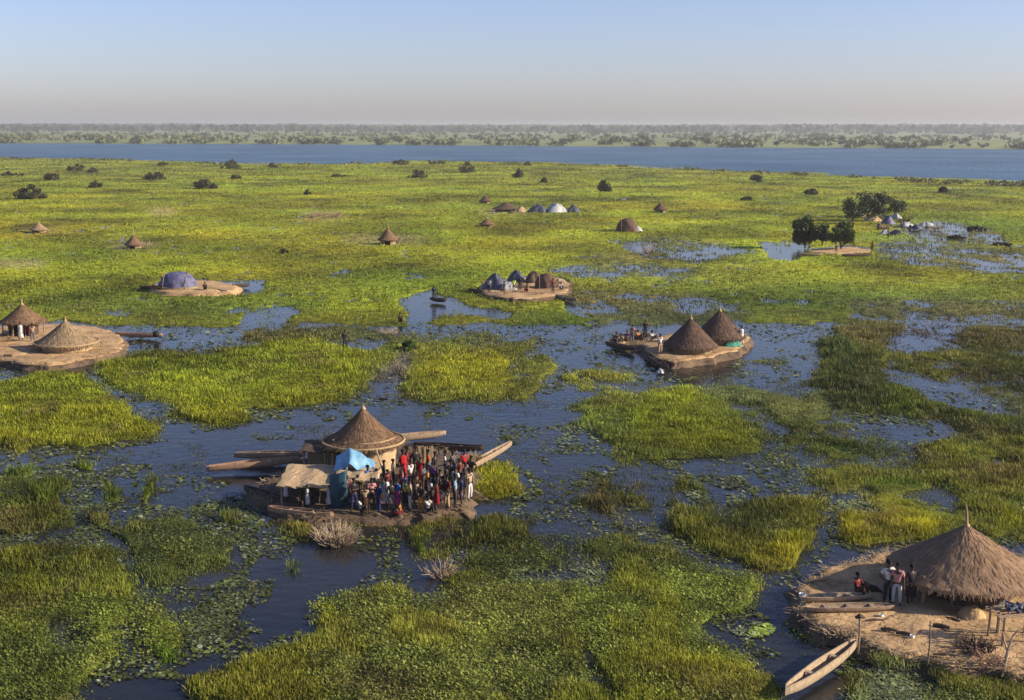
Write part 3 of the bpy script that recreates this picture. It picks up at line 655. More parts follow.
# ------------------------------------------------------------ shrubs and trees
def leaf_cloud(cl, n, size, seed, zmin=0.02):
    """leaf faces spread through a set of (x,y,z,r) clumps"""
    r = np.random.default_rng(seed); out = []
    cl = np.array(cl); wts = cl[:, 3]**2; ids = r.choice(len(cl), n, p=wts/wts.sum())
    v = r.normal(0, 1, (n, 3)); v /= np.linalg.norm(v, axis=1)[:, None]; rad = r.random(n)**.4
    p = cl[ids, :3]+v*(cl[ids, 3]*rad)[:, None]*np.array([1, 1, .8]); p[:, 2] = np.maximum(p[:, 2], zmin)
    a = r.normal(0, 1, (n, 3)); a /= np.linalg.norm(a, axis=1)[:, None]; b = np.cross(a, r.normal(0, 1, (n, 3))); b /= np.linalg.norm(b, axis=1)[:, None]
    s = (size*r.uniform(.6, 1.4, n))[:, None]
    q = np.stack([p-a*s, p+b*s*.5, p+a*s, p-b*s*.5], 1).reshape(-1, 3)
    return q, np.arange(n*4).reshape(-1, 4)
def tree(name, loc, h, w_, label, cat='tree', group=None, matn='leaf', n=1500, size=.18, seed=1, trunk=.3, dome=False, stems=1, fat=1.0):
    root = empty(name, loc, 0, label, cat, group); rg = random.Random(seed); cl = []
    for k in range(18):
        a = rg.uniform(0, 6.28); rr = w_*.5*rg.random()**.6*.8; u = rg.random()
        if dome: z = h*.05+h*.74*max(0, 1-(rr/(w_*.5))**1.8)*rg.uniform(.1, 1); cr = h*rg.uniform(.18, .28)
        else: z = h*trunk+(h*(1-trunk))*(.2+.62*u)*(1-.3*(rr/(w_*.5))**2); cr = min(w_, h)*rg.uniform(.13, .22)*fat
        cl.append((math.cos(a)*rr, math.sin(a)*rr, z, cr))
    q, f = leaf_cloud(cl, n, size, seed); link('crown', np_mesh('crown', q, f, 4, M[matn]), root)
    tb = MB()
    for s in range(stems):
        ox, oy = (rg.uniform(-.25, .25)*w_*(stems > 1), rg.uniform(-.2, .2)*w_*(stems > 1))
        tb.tube([(ox, oy, -.2), (ox*1.1+rg.uniform(-.1, .1), oy, h*trunk*.7), (ox*1.2, oy*1.2, h*.7)], [.05*h**.7, .04*h**.7, .012*h], 7, .1)
        for k in range(4):
            c = cl[rg.randrange(len(cl))]; tb.tube([(ox*1.1, oy, h*trunk*rg.uniform(.6, 1)), ((ox+c[0])*.6, (oy+c[1])*.6, (h*trunk+c[2])*.55), c[:3]], [.028*h**.7, .02*h**.7, .01*h], 5)
    tb.build('trunk', M['bark'], root)
    return root
# ------------------------------------------------------------ people
def skin_mesh(name, chains, sub=1, mat_=None):
    """chains: list of [(pos, radius or (rx,ry)), ...]; equal positions are joined"""
    vs = []; es = []; rad = []; key = {}
    for ch in chains:
        prev = None
        for p, r_ in ch:
            k = tuple(round(c, 4) for c in p)
            if k not in key: key[k] = len(vs); vs.append(k); rad.append(r_ if isinstance(r_, tuple) else (r_, r_))
            i = key[k]
            if prev is not None and prev != i: es.append((prev, i))
            prev = i
    me = bpy.data.meshes.new(name+'_src'); me.from_pydata(vs, es, []); o = bpy.data.objects.new(name+'_src', me); COL.objects.link(o)
    sk = o.modifiers.new('s', 'SKIN'); sk.use_smooth_shade = True
    if sub: o.modifiers.new('d', 'SUBSURF').levels = sub
    for i, d_ in enumerate(me.skin_vertices[0].data): d_.radius = rad[i]; d_.use_root = (i == 0)
    dg = bpy.context.evaluated_depsgraph_get(); out = bpy.data.meshes.new_from_object(o.evaluated_get(dg)); out.name = name
    bpy.data.objects.remove(o); bpy.data.meshes.remove(me)
    out.materials.clear()
    if mat_: out.materials.append(mat_)
    return out
def joints(pose):
    j = dict(pel=(0, 0, .95), spi=(0, .01, 1.12), che=(0, .01, 1.32), nek=(0, .015, 1.48), jaw=(0, -.01, 1.57), hed=(0, .0, 1.67), top=(0, .01, 1.745),
             shL=(.18, .01, 1.41), elL=(.23, .03, 1.13), wrL=(.25, -.05, .89), shR=(-.18, .01, 1.41), elR=(-.23, .03, 1.13), wrR=(-.25, -.05, .89),
             hiL=(.10, 0, .90), knL=(.12, -.02, .49), anL=(.13, .03, .09), toL=(.15, -.12, .035), hiR=(-.10, 0, .90), knR=(-.12, -.02, .49), anR=(-.13, .03, .09), toR=(-.15, -.12, .035))
    if pose == 'wave': j.update(elL=(.36, -.02, 1.50), wrL=(.33, -.06, 1.76))
    if pose == 'hips': j.update(elL=(.36, .06, 1.18), wrL=(.20, -.05, 1.02), elR=(-.36, .06, 1.18), wrR=(-.20, -.05, 1.02))
    if pose == 'fold': j.update(elL=(.24, -.04, 1.16), wrL=(-.02, -.22, 1.20), elR=(-.24, -.04, 1.16), wrR=(.04, -.20, 1.14))
    if pose == 'step': j.update(knL=(.12, -.14, .52), anL=(.13, -.14, .10), toL=(.15, -.29, .035), knR=(-.12, .06, .48), anR=(-.13, .22, .12), toR=(-.14, .08, .035), wrL=(.25, .04, .9), wrR=(-.24, -.18, .93))
    if pose == 'sit':
        for k in j: j[k] = (j[k][0], j[k][1], j[k][2]-.73)
        j.update(knL=(.16, -.38, .52), anL=(.15, -.36, .09), toL=(.16, -.52, .035), knR=(-.16, -.38, .52), anR=(-.15, -.36, .09), toR=(-.16, -.52, .035),
                 elL=(.25, -.14, .48), wrL=(.14, -.36, .56), elR=(-.25, -.14, .48), wrR=(-.12, -.38, .56), hiL=(.11, -.04, .19), hiR=(-.11, -.04, .19))
    return j
PB = {}
def person_meshes(pose):
    if pose in PB: return PB[pose]
    j = joints(pose); V3 = lambda k: Vector(j[k])
    ch = [[(j['pel'], (.135, .10)), (j['spi'], (.12, .085)), (j['che'], (.15, .10)), (j['nek'], .055), (j['jaw'], (.062, .072)), (j['hed'], (.078, .092)), (j['top'], (.055, .065))],
          [(j['hed'], (.078, .092)), ((j['hed'][0], j['hed'][1]-.105, j['hed'][2]-.015), .016)]]
    for s in 'LR':
        ch.append([(j['che'], (.15, .10)), (j['sh'+s], .062), (j['el'+s], .043), (j['wr'+s], .027)])
        d = (V3('wr'+s)-V3('el'+s)).normalized(); pm = V3('wr'+s)+d*.07; ch.append([(j['wr'+s], .027), (tuple(pm), (.036, .02))])
        side = d.cross(Vector((0, 1, 0))).normalized(); up = d.cross(side)
        for k in range(4):
            o = side*((k-1.5)*.019); l = [.062, .075, .08, .066][k]
            ch.append([(tuple(pm), (.036, .02)), (tuple(pm+o+d*.035), .0095), (tuple(pm+o+d*(.035+l*.55)+up*.008), .009), (tuple(pm+o+d*(.035+l)+up*.028), .008)])
        ch.append([(tuple(pm), (.036, .02)), (tuple(pm-side*.038+d*.0), .011), (tuple(pm-side*.052+d*.035+up*.01), .009)])
        ch.append([(j['pel'], (.135, .10)), (j['hi'+s], .088), (j['kn'+s], .057), (j['an'+s], .036), (j['to'+s], (.042, .026))])
    body = skin_mesh('body', ch, 1, M['skin'])
    # clothes
    def mix(a, b, t): return tuple(V3(a).lerp(V3(b), t))
    sh = [[(mix('pel', 'spi', -.1), (.155, .12)), (j['spi'], (.145, .11)), (j['che'], (.17, .122)), (mix('che', 'nek', .7), .075)]]
    for s in 'LR': sh.append([(j['che'], (.17, .122)), (j['sh'+s], .078), (mix('sh'+s, 'el'+s, .75), .062)])
    shirt = skin_mesh('shirt', sh, 1)
    tr = [[(mix('pel', 'spi', .3), (.145, .112)), (j['pel'], (.15, .115))]]
    for s in 'LR': tr.append([(j['pel'], (.15, .115)), (j['hi'+s], .10), (j['kn'+s], .075), (mix('kn'+s, 'an'+s, .85), .06)])
    trou = skin_mesh('trousers', tr, 1)
    sr = [[(mix('pel', 'spi', .3), (.145, .112)), (j['pel'], (.15, .115))]]
    for s in 'LR': sr.append([(j['pel'], (.15, .115)), (j['hi'+s], .10), (mix('hi'+s, 'kn'+s, .85), .085)])
    shorts = skin_mesh('shorts', sr, 1)
    sk = MB(); z0 = j['pel'][2]
    if pose == 'sit': sk.lathe([(.15, z0+.08), (.24, z0+.06), (.40, z0+.05), (.42, z0-.12), (.38, .06)], 20, fold=.05, nf=6, c=(0, -.16, 0))
    else: sk.lathe([(.135, z0+.1), (.17, z0), (.20, z0-.25), (.23, z0-.55), (.225, z0-.56), (.15, z0-.2)], 24, fold=.07, nf=7, sy=.85)
    skirt = sk.mesh('skirt', None, True)
    rb = MB(); ct = j['che'][2]
    if pose == 'sit': rb.lathe([(.06, ct+.15), (.20, ct+.08), (.20, ct-.1), (.24, z0+.06), (.40, z0+.05), (.42, z0-.12), (.38, .06)], 20, fold=.05, nf=6, c=(0, -.10, 0))
    else: rb.lathe([(.065, ct+.15), (.17, ct+.11), (.215, ct), (.185, ct-.2), (.19, ct-.4), (.22, ct-.75), (.25, ct-.98), (.24, ct-.99), (.16, ct-.6)], 24, fold=.06, nf=6, sy=.72)
    robe = rb.mesh('robe', None, True)
    hb = MB(); h = j['hed']; hb.lathe([(.086, -.03), (.094, .01), (.09, .05), (.07, .085), (.035, .103), (.003, .108)], 16, jit=.03, c=(h[0], h[1]+.012, h[2]+.005), sy=1.12)
    hair = hb.mesh('hair', M['hair'], True)
    PB[pose] = dict(body=body, shirt=shirt, trousers=trou, shorts=shorts, skirt=skirt, robe=robe, hair=hair)
    return PB[pose]
CLOTH = {'white': (.62, .60, .56), 'grey white': (.42, .42, .42), 'red': (.42, .02, .02), 'dark red': (.16, .015, .02), 'black': (.03, .028, .032), 'dark blue': (.02, .03, .10), 'blue': (.04, .13, .45), 'yellow green': (.45, .55, .08),
         'magenta': (.45, .03, .18), 'orange': (.55, .22, .04), 'tan': (.45, .32, .18), 'pink': (.55, .25, .24), 'dark brown': (.07, .035, .02), 'grey': (.14, .14, .15), 'maroon': (.12, .015, .025), 'pale blue': (.25, .38, .52), 'dark green': (.03, .09, .04), 'purple': (.13, .05, .22), 'orange red': (.50, .09, .03)}
CM_ = {}
def cloth(c):
    if c not in CM_: CM_[c] = mat(c.replace(' ', '_')+'_cloth', CLOTH[c], tuple(v*.65 for v in CLOTH[c]), 6, rough=.9, spec=.1, bump=.4, bdist=.02)
    return CM_[c]
def person(loc, face, top, bot, label, pose='stand', h=1.78, group=None, garb='shirt', low='trousers'):
    m_ = person_meshes(pose); root = empty('person', loc, face, label, 'person', group); s = h/1.80; root.scale = (s, s, s)
    link('body', m_['body'], root); link('hair', m_['hair'], root)
    def cl(kind, c):
        o = link(kind, m_[kind], root)
        if not m_[kind].materials: m_[kind].materials.append(cloth(c))
        o.material_slots[0].link = 'OBJECT'; o.material_slots[0].material = cloth(c)
    if garb == 'robe': cl('robe', top)
    else:
        if top: cl('shirt', top)
        if bot: cl(low, bot)
    return root
island('crowd', [M['soil_dark'], M['soil_dark']], seed=3)
island('right', [M['soil'], M['soil_dark']], seed=5)
island('left', [M['soil'], M['soil_dark']], seed=7, skirt=.2)
island('boat', [M['soil'], M['soil_dark']], seed=9, skirt=.3)
island('sand', [M['soil']], seed=11); island('cluster', [M['soil'], M['soil_dark']], seed=13); island('treed', [M['soil']], seed=15)
def at(key, px, py, dz=-.02): p = P(px, py, ISL[key]['z']); p.z += dz; return p
W = lambda px, py, z=.05: P(px, py, z)
# ============================================================ crowded island, middle
hut('thatched_hut', at('crowd', 364, 467), 2.25, 1.55, 3.45, 1.78, 'brown flared thatched hut with tan wall on the crowded island', 'round thatched huts', 'thatch', 'mudwall', curve=1.4, finial=.16, seed=21, door=-2.3, band='straw', straws=2200)
def shelter(loc, L, Wd, h0, h1, label, roofm, seed, rz=0, nx=3):
    root = empty('mat_shelter', loc, rz, label, 'shelter', None); rg = random.Random(seed); mb = MB()
    nx_, ny_ = 16, 8; vs = []
    for lay in (0, -.09):
        for j_ in range(ny_+1):
            for i in range(nx_+1):
                x = (i/nx_-.5)*L*1.08; y = (j_/ny_-.5)*Wd*1.1
                vs.append((x+rg.uniform(-.05, .05), y+rg.uniform(-.04, .04), h0+(h1-h0)*j_/ny_+lay+.03*math.sin(i*.9)+rg.uniform(-.012, .012)))
    n1 = (nx_+1)*(ny_+1); fs = [(j_*(nx_+1)+i, j_*(nx_+1)+i+1, (j_+1)*(nx_+1)+i+1, (j_+1)*(nx_+1)+i) for j_ in range(ny_) for i in range(nx_)]
    fs += [tuple(v+n1 for v in reversed(f)) for f in fs]
    per = [i for i in range(nx_+1)]+[(j_+1)*(nx_+1)-1 for j_ in range(1, ny_+1)]+[ny_*(nx_+1)+i for i in range(nx_-1, -1, -1)]+[j_*(nx_+1) for j_ in range(ny_-1, 0, -1)]
    for k in range(len(per)): a, b = per[k], per[(k+1) % len(per)]; fs.append((a, a+n1, b+n1, b))
    mb.add(vs, fs); mb.build('roof', M[roofm], root)
    for i in range(nx):
        for sy_, hh in ((-.5, h0), (.5, h1)):
            p = MB(); x = (i/(nx-1)-.5)*L*.95; p.tube([(x, sy_*Wd*.95, -.2), (x+rg.uniform(-.05, .05), sy_*Wd*.95, hh)], .045, 6, .1); p.build('post', M['pole'], root)
    b = MB(); b.box((0, Wd*.47, h1*.45), (L*.96, .06, h1*.9)); b.build('back_wall', M['reedwall'], root)
    return root
shelter(at('crowd', 327, 470), 2.4, 1.6, 1.3, 1.5, 'near black low mat roof behind the flat tan roof, left of the crowded hut', 'wood_dark', 5)
shelter(at('crowd', 312, 497), 2.7, 3.2, 1.12, 1.25, 'low open shelter with a flat tan mat roof left of the blue tarp', 'mudwall', 4)
shelter(at('crowd', 358, 499), 2.0, 1.9, 1.3, 1.4, 'small mat roofed shelter under the bright blue tarp', 'mudwall', 6)
def sheet(name, loc, f, nu, nv, m_, label, cat, thick=.02, rz=0):
    """cloth with a little thickness over a function f(u,v)->point"""
    vs = [f(i/nu, j_/nv) for j_ in range(nv+1) for i in range(nu+1)]; n1 = len(vs)
    vs2 = [(p[0], p[1]+thick, p[2]-thick) for p in vs]; fs = [(j_*(nu+1)+i, j_*(nu+1)+i+1, (j_+1)*(nu+1)+i+1, (j_+1)*(nu+1)+i) for j_ in range(nv) for i in range(nu)]
    mb = MB(); mb.add(vs+vs2, fs+[tuple(v+n1 for v in reversed(q_)) for q_ in fs]); o = mb.build(name, m_, None, loc, rz, smooth=True)
    return tag(o, label, cat)
def f_blue(u, v):
    x = (u-.5)*2.0; y = (v-.5)*1.9; r_ = abs(u-.4)*1.5+abs(v-.6)*1.2
    return (x, y, 1.30+.95*max(0, 1-r_)**.8+.10*abs(math.sin(u*9.5+v*3))+.05*math.sin(v*13+u*5))
sheet('blue_tarp', at('crowd', 356, 491), f_blue, 18, 14, M['tarp_blue'], 'bright blue tarp peaked over the small mat shelter', 'tarp')
def f_teal(u, v): return (-.55+.95*u+.08*math.sin(u*14+v*4)+.15*v, -.2+.9*(u-.5)**2-.2*math.sin(v*3), .02+(1.6+.45*u)*v+.05*math.sin(u*9))
sheet('hanging_tarp', at('crowd', 339, 507), f_teal, 12, 14, M['tarp_teal'], 'dark teal tarp hanging to the ground at the left side of the blue tarp', 'tarp')
# reed screen right of the hut
def screen(p0, p1, h, label, m_='reedwall', name='reed_screen'):
    mb = MB(); rg = random.Random(int(p0.x*10)); L = (p1-p0).length; n = int(L/.05)
    for i in range(n):
        p = p0.lerp(p1, i/n); mb.tube([p+Vector((0, rg.uniform(-.03, .03), -.1)), p+Vector((rg.uniform(-.04, .04), rg.uniform(-.05, .05), h*rg.uniform(.9, 1.08)))], .032, 5)
    o = mb.build(name, M[m_]); return tag(o, label, 'fence')
screen(at('crowd', 404, 468), at('crowd', 434, 466), 1.15, 'tan reed screen standing right of the crowded hut')
canoe(W(206, 473, .1), W(301, 463, .35), .62, 'long reddish dugout canoe at the left side of the crowded island', 'wood_red', lift=.1)
canoe(W(234, 459, .1), W(306, 458, .3), .55, 'brown dugout canoe behind the long reddish one left of the crowded hut', 'wood', lift=.1)
canoe(W(384, 443, .1), W(446, 437, .1), .6, 'brown dugout canoe with a pale raised tip, just right of the crowded hut roof', 'wood', lift=.16)
canoe(W(414, 449, .08), W(484, 453, .08), .6, 'near black dugout canoe floating behind the crowd', 'wood_dark')
canoe(at('crowd', 462, 472, -.2), W(512, 447, .3), .42, 'tan dugout canoe pointing away at the right end of the crowded island', 'wood', lift=.12)
canoe(W(244, 493, .1), W(286, 506, .1), .5, 'dark little canoe moored at the front left corner of the crowded island', 'wood_dark', thw=1)
canoe(W(268, 514, .05), W(334, 521, .05), .55, 'worn pinkish brown canoe lying along the front edge of the crowded island', 'wood_red', thw=2)
def brush(name, loc, w_, h, n, label, m_='straw', cat='brush pile', seed=1, th_=.02):
    rg = random.Random(seed); mb = MB()
    for _ in range(n):
        a = rg.uniform(0, 6.28); r_ = w_*.5*rg.random()**.6; l = rg.uniform(.4, 1)*h; b = Vector((math.cos(a)*r_*.7, math.sin(a)*r_*.7, rg.uniform(-.05, .12)))
        d_ = Vector((math.cos(a)*rg.uniform(.2, 1), math.sin(a)*rg.uniform(.2, 1), rg.uniform(.3, 1.1))).normalized()*l; k_ = Vector((rg.uniform(-.15, .15), rg.uniform(-.15, .15), 0))
        mb.tube([b, b+d_*.5+k_, b+d_], [th_, th_*.8, th_*.4], 4)
    return tag(mb.build(name, M[m_], None, loc), label, cat)
brush('brush_pile', W(337, 543, 0), 2.0, 1.0, 420, 'pale dry branches heaped in the water below the crowded island', 'wood_pale', seed=3)
brush('brush_pile', W(441, 577, 0), 1.2, 1.0, 60, 'small dead brown stems sticking out of the water above the leafy bank', 'wood', seed=5)
brush('reed_bundle', at('crowd', 474, 462), .9, .7, 120, 'pale reed bundle at the right end behind the crowd', 'straw', 'reed bundle', seed=8)
def stick(p0, p1, r_, label, name='pole', m_='pole', cat='pole', group=None, wob=.1):
    base = Vector(p0); mb = MB(); d_ = Vector(p1)-base; mb.tube([(0, 0, 0), d_*.5+Vector((random.uniform(-.04, .04), 0, 0)), d_], [r_, r_*.9, r_*.7], 7, wob); return tag(mb.build(name, M[m_], None, base), label, cat, group)
p = at('crowd', 389, 488); stick(p, p+Vector((-.7, .5, 2.0)), .05, 'pale pole leaning between the blue tarp and the hut wall', m_='wood_pale')
# the crowd: foot point in the picture, top, lower cloth, garb, lower kind, pose, height
CR = [(287, 501, 'white', None, 'robe', '', 'stand', 1.2, 'at the very left end, before the flat mat roof'),
 (309, 508, 'grey white', None, 'robe', '', 'fold', 1.25, 'under the flat mat roof, left one'),
 (329, 509, 'grey white', None, 'robe', '', 'stand', 1.35, 'at the right corner of the flat mat roof'),
 (319, 506, 'black', 'black', 'shirt', 'trousers', 'sit', 1.7, 'in the shade under the flat mat roof'),
 (299, 506, 'dark brown', 'black', 'shirt', 'shorts', 'sit', 1.7, 'in shade at the flat mat roof\'s left'),
 (348, 507, 'maroon', 'black', 'shirt', 'skirt', 'stand', 1.75, 'just right of the hanging teal tarp'),
 (353, 512, 'black', 'dark blue', 'shirt', 'trousers', 'fold', 1.78, 'at the front below the blue tarp'),
 (358, 505, 'dark brown', 'dark brown', 'shirt', 'shorts', 'stand', 1.8, 'under the small mat roof'),
 (364, 512, 'tan', 'dark brown', 'shirt', 'skirt', 'stand', 1.7, 'below the blue tarp\'s right corner'),
 (367, 497, 'blue', 'black', 'shirt', 'trousers', 'stand', 1.8, 'under the right edge of the small mat roof'),
 (372, 509, 'pink', 'black', 'shirt', 'shorts', 'fold', 1.78, 'front row right of the small shelter'),
 (378, 498, 'white', 'tan', 'shirt', 'trousers', 'stand', 1.84, 'second row right of the small shelter'),
 (381, 513, 'dark blue', 'dark blue', 'shirt', 'trousers', 'step', 1.8, 'front row left of the white robe'),
 (387, 507, 'white', None, 'robe', '', 'stand', 1.8, 'front row left of the blue shirt and magenta skirt'),
 (392, 512, 'black', 'grey', 'shirt', 'trousers', 'stand', 1.82, 'front row between the white robe and the blue shirt'),
 (397.5, 508, 'blue', 'magenta', 'shirt', 'skirt', 'stand', 1.72, 'front row in the middle'),
 (401, 497, 'pink', 'maroon', 'shirt', 'skirt', 'wave', 1.72, 'behind the blue shirt and the yellow green shirt'),
 (405, 508, 'yellow green', 'black', 'shirt', 'skirt', 'stand', 1.72, 'front row right of the magenta skirt'),
 (411, 511, 'tan', 'grey white', 'shirt', 'trousers', 'hips', 1.8, 'front row right of the yellow green shirt'),
 (402, 481, 'red', None, 'robe', '', 'stand', 1.9, 'back row against the hut wall, left one'),
 (409, 479, 'dark red', None, 'robe', '', 'fold', 1.88, 'back row before the reed screen'),
 (416, 476, 'black', 'black', 'shirt', 'trousers', 'stand', 1.86, 'back row before the middle of the reed screen'),
 (421, 486, 'red', 'red', 'shirt', 'skirt', 'stand', 1.8, 'behind the orange trousers'),
 (421.5, 510, 'black', 'orange', 'shirt', 'trousers', 'stand', 1.82, 'front row, two right of the yellow green shirt'),
 (412, 491, 'white', 'black', 'shirt', 'trousers', 'stand', 1.84, 'mid crowd behind the yellow green shirt'),
 (394, 490, 'grey', 'black', 'shirt', 'trousers', 'stand', 1.8, 'before the lit hut wall'),
 (385, 490, 'dark green', 'black', 'shirt', 'trousers', 'hips', 1.8, 'before the lit hut wall near the leaning pole'),
 (427, 498, 'orange', 'dark brown', 'shirt', 'skirt', 'stand', 1.74, 'in the middle of the crowd\'s right half'),
 (431, 506, 'white', 'dark brown', 'shirt', 'shorts', 'stand', 1.78, 'second row right of the orange trousers'),
 (436, 511, 'dark red', 'dark red', 'shirt', 'skirt', 'fold', 1.76, 'front row of the right half'),
 (429, 478, 'orange red', 'grey', 'shirt', 'skirt', 'stand', 1.78, 'back row at the reed screen\'s right end'),
 (436, 480, 'black', 'black', 'shirt', 'trousers', 'wave', 1.86, 'back row just right of the reed screen'),
 (434, 491, 'purple', 'black', 'shirt', 'skirt', 'stand', 1.74, 'behind the white top and dark brown shorts'),
 (441, 495, 'pink', 'dark red', 'shirt', 'skirt', 'stand', 1.76, 'in the right half of the middle row'),
 (444, 480, 'white', 'grey', 'shirt', 'trousers', 'fold', 1.86, 'back row of the right half'),
 (442, 508, 'dark brown', 'white', 'shirt', 'shorts', 'step', 1.8, 'second row left of the tan trousers'),
 (447, 511, 'maroon', 'tan', 'shirt', 'trousers', 'stand', 1.86, 'front row of the right half'),
 (450, 490, 'black', 'dark green', 'shirt', 'trousers', 'hips', 1.84, 'in the right half behind the tan trousers'),
 (452, 479, 'grey', 'dark blue', 'shirt', 'skirt', 'stand', 1.78, 'back row beside the white shirt'),
 (455, 499, 'white', 'black', 'shirt', 'shorts', 'stand', 1.82, 'near the right end in the middle row'),
 (454, 510, 'pale blue', 'black', 'shirt', 'trousers', 'stand', 1.8, 'front row near the right end'),
 (459, 488, 'orange red', 'black', 'shirt', 'trousers', 'stand', 1.8, 'near the right end in the back'),
 (460, 505, 'dark blue', 'grey', 'shirt', 'shorts', 'stand', 1.8, 'near the right end in the front'),
 (464, 481, 'red', 'pink', 'shirt', 'skirt', 'stand', 1.84, 'at the right end of the back row'),
 (466, 493, 'black', 'black', 'shirt', 'trousers', 'fold', 1.88, 'at the right end of the middle row'),
 (468.5, 502, 'tan', 'white', 'shirt', 'trousers', 'stand', 1.82, 'at the right end of the front row'),
 (416, 500, 'dark brown', 'tan', 'shirt', 'skirt', 'stand', 1.74, 'between the white shirt and the orange trousers'),
 (361, 514, 'white', 'black', 'shirt', 'shorts', 'sit', 1.7, 'sitting at the front below the blue tarp'),
 (400, 514, 'orange', 'maroon', 'shirt', 'skirt', 'sit', 1.5, 'sitting at the very front in the middle'),
 (428, 513, 'grey white', 'black', 'shirt', 'trousers', 'sit', 1.7, 'sitting at the very front, right half'),
 (389, 499, 'dark red', 'black', 'shirt', 'skirt', 'hips', 1.7, 'behind the white robe of the front row'),
 (407, 500, 'dark blue', 'black', 'shirt', 'shorts', 'stand', 1.8, 'right behind the yellow green shirt'),
 (424, 493, 'grey', 'dark brown', 'shirt', 'trousers', 'fold', 1.8, 'mid crowd right of the red skirt'),
 (439, 501, 'black', 'tan', 'shirt', 'shorts', 'stand', 1.78, 'in the right half, third row'),
 (447, 500, 'dark green', 'maroon', 'shirt', 'skirt', 'wave', 1.74, 'in the right half with one arm raised'),
 (462, 498, 'pale blue', 'dark brown', 'shirt', 'skirt', 'stand', 1.7, 'near the right end, third row'),
 (470, 489, 'dark brown', 'grey', 'shirt', 'trousers', 'hips', 1.84, 'at the extreme right end of the crowd'),
 (415, 508, 'black', 'dark red', 'shirt', 'shorts', 'step', 1.3, 'a child near the orange trousers'),
 (383, 502, 'pale blue', 'grey', 'shirt', 'shorts', 'stand', 1.35, 'a child behind the dark blue trousers'),
 (375, 504, 'dark red', 'grey', 'shirt', 'trousers', 'hips', 1.76, 'second row behind the dark blue clothes')]
def wear(top, bot, garb, low): return f'{top} robe' if garb == 'robe' else (f'{top} top and {low}' if top == bot else f'{top} top, {bot} {low}')
rg = random.Random(4)
for (px, py, top, bot, garb, low, pose, h, where) in CR:
    person(at('crowd', px+rg.uniform(-1.5, 1.5), py+rg.uniform(-2.5, 2), -.03), rg.uniform(-1.6, 1.6), top, bot, f'person in {wear(top, bot, garb, low)} {where}'.replace('a child', 'child sized,'), pose, h*rg.uniform(.84, 1.0), 'people crowded on the middle island', garb, low or 'trousers')
# ============================================================ lower right island
hut('thatched_hut', at('right', 962, 591), 3.0, .98, 2.85, 1.9, 'large brown thatched hut with a tall pale finial on the lower right island', 'round thatched huts', 'thatch_light', 'wood_dark', curve=1.08, finial=.85, seed=33, door=-2.4, doorw=.55, straws=1500)  # near-black wall colour stands in for the shade under the eave
person(at('right', 887, 604), .3, 'white', 'black', 'person in white shirt and black trousers standing at the left eave of the large hut', 'hips', 1.88, None, 'shirt', 'trousers')
person(at('right', 896, 606), -.4, 'pink', 'grey white', 'person in pink top and pale trousers beside the white shirted person at the large hut', 'stand', 1.84, None, 'shirt', 'trousers')
person(at('right', 910, 604), .5, 'black', 'black', 'person in black top standing in the shade of the large hut eave', 'stand', 1.7, None, 'shirt', 'skirt')
person(at('right', 857, 596, -.0), .8, 'dark red', 'dark brown', 'person in dark red top sitting on the ground beside the black dog', 'sit', 1.75, None, 'shirt', 'trousers')
def dog(loc, rz, label):
    ch = [[((-.38, 0, .20), (.10, .12)), ((-.1, 0, .20), (.10, .12)), ((.16, 0, .24), (.12, .14)), ((.34, 0, .36), .075), ((.42, 0, .46), .075), ((.53, 0, .44), .045), ((.60, 0, .43), .032)], [((-.38, 0, .20), (.10, .12)), ((-.56, .08, .10), .025), ((-.70, .2, .05), .016)],
          [((.42, 0, .46), .075), ((.39, .06, .56), .018)], [((.42, 0, .46), .075), ((.39, -.06, .56), .018)]]
    for s in (1, -1):
        ch.append([((.16, 0, .24), (.12, .14)), ((.17, s*.12, .12), .05), ((.30, s*.12, .04), .035), ((.48, s*.12, .035), .03)])
        ch.append([((-.38, 0, .20), (.10, .12)), ((-.28, s*.15, .16), .075), ((-.14, s*.18, .12), .04), ((-.28, s*.2, .04), .028), ((-.14, s*.2, .03), .026)])
    return tag(link('dog', skin_mesh('dog', ch, 1, M['fur']), None, loc, rz), label, 'dog')
dog(at('right', 868, 591, .0), 2.6, 'black dog lying right of the sitting person in dark red')
canoe(at('right', 801, 603, .02), at('right', 872, 600, .02), .5, 'pale canoe drawn up on the lower right island, farther of the two', 'wood_pale', lift=.08, depth=.26)
canoe(at('right', 803, 613, .02), at('right', 895, 611, .02), .6, 'long brown canoe drawn up on the lower right island, nearer of the two', 'wood', lift=.08, thw=3, depth=.26)
canoe(W(785, 701, .12), W(857, 651, .25), .54, 'pale empty dugout canoe floating at the bottom of the photo', 'wood_pale', thw=2, depth=.5, lift=.2)
def bucket(name, loc, r_, h, m_, label, cat):
    root = empty(name, loc, 0, label, cat); b = MB(); b.lathe([(.01, .01), (r_*.8, .0), (r_*.95, h*.5), (r_, h), (r_*.93, h), (r_*.75, .05), (.01, .04)], 18); b.build('body', M[m_], root, smooth=True)
    hd = MB(); hd.tube([(math.cos(a)*r_, 0, h+math.sin(a)*r_*.7) for a in np.linspace(0, math.pi, 9)], .01, 5); hd.build('handle', M['pole'], root)
bucket('bucket', at('right', 802, 599, .02), .13, .22, 'white', 'white bucket at the left tip of the lower right island', 'bucket')
bucket('bucket', at('right', 912, 639, .02), .09, .14, 'white', 'white bucket on bare ground beside a short dark log', 'bucket')
bucket('bucket', at('right', 881, 618, .02), .09, .14, 'white', 'white bucket just below the beached canoes', 'bucket')
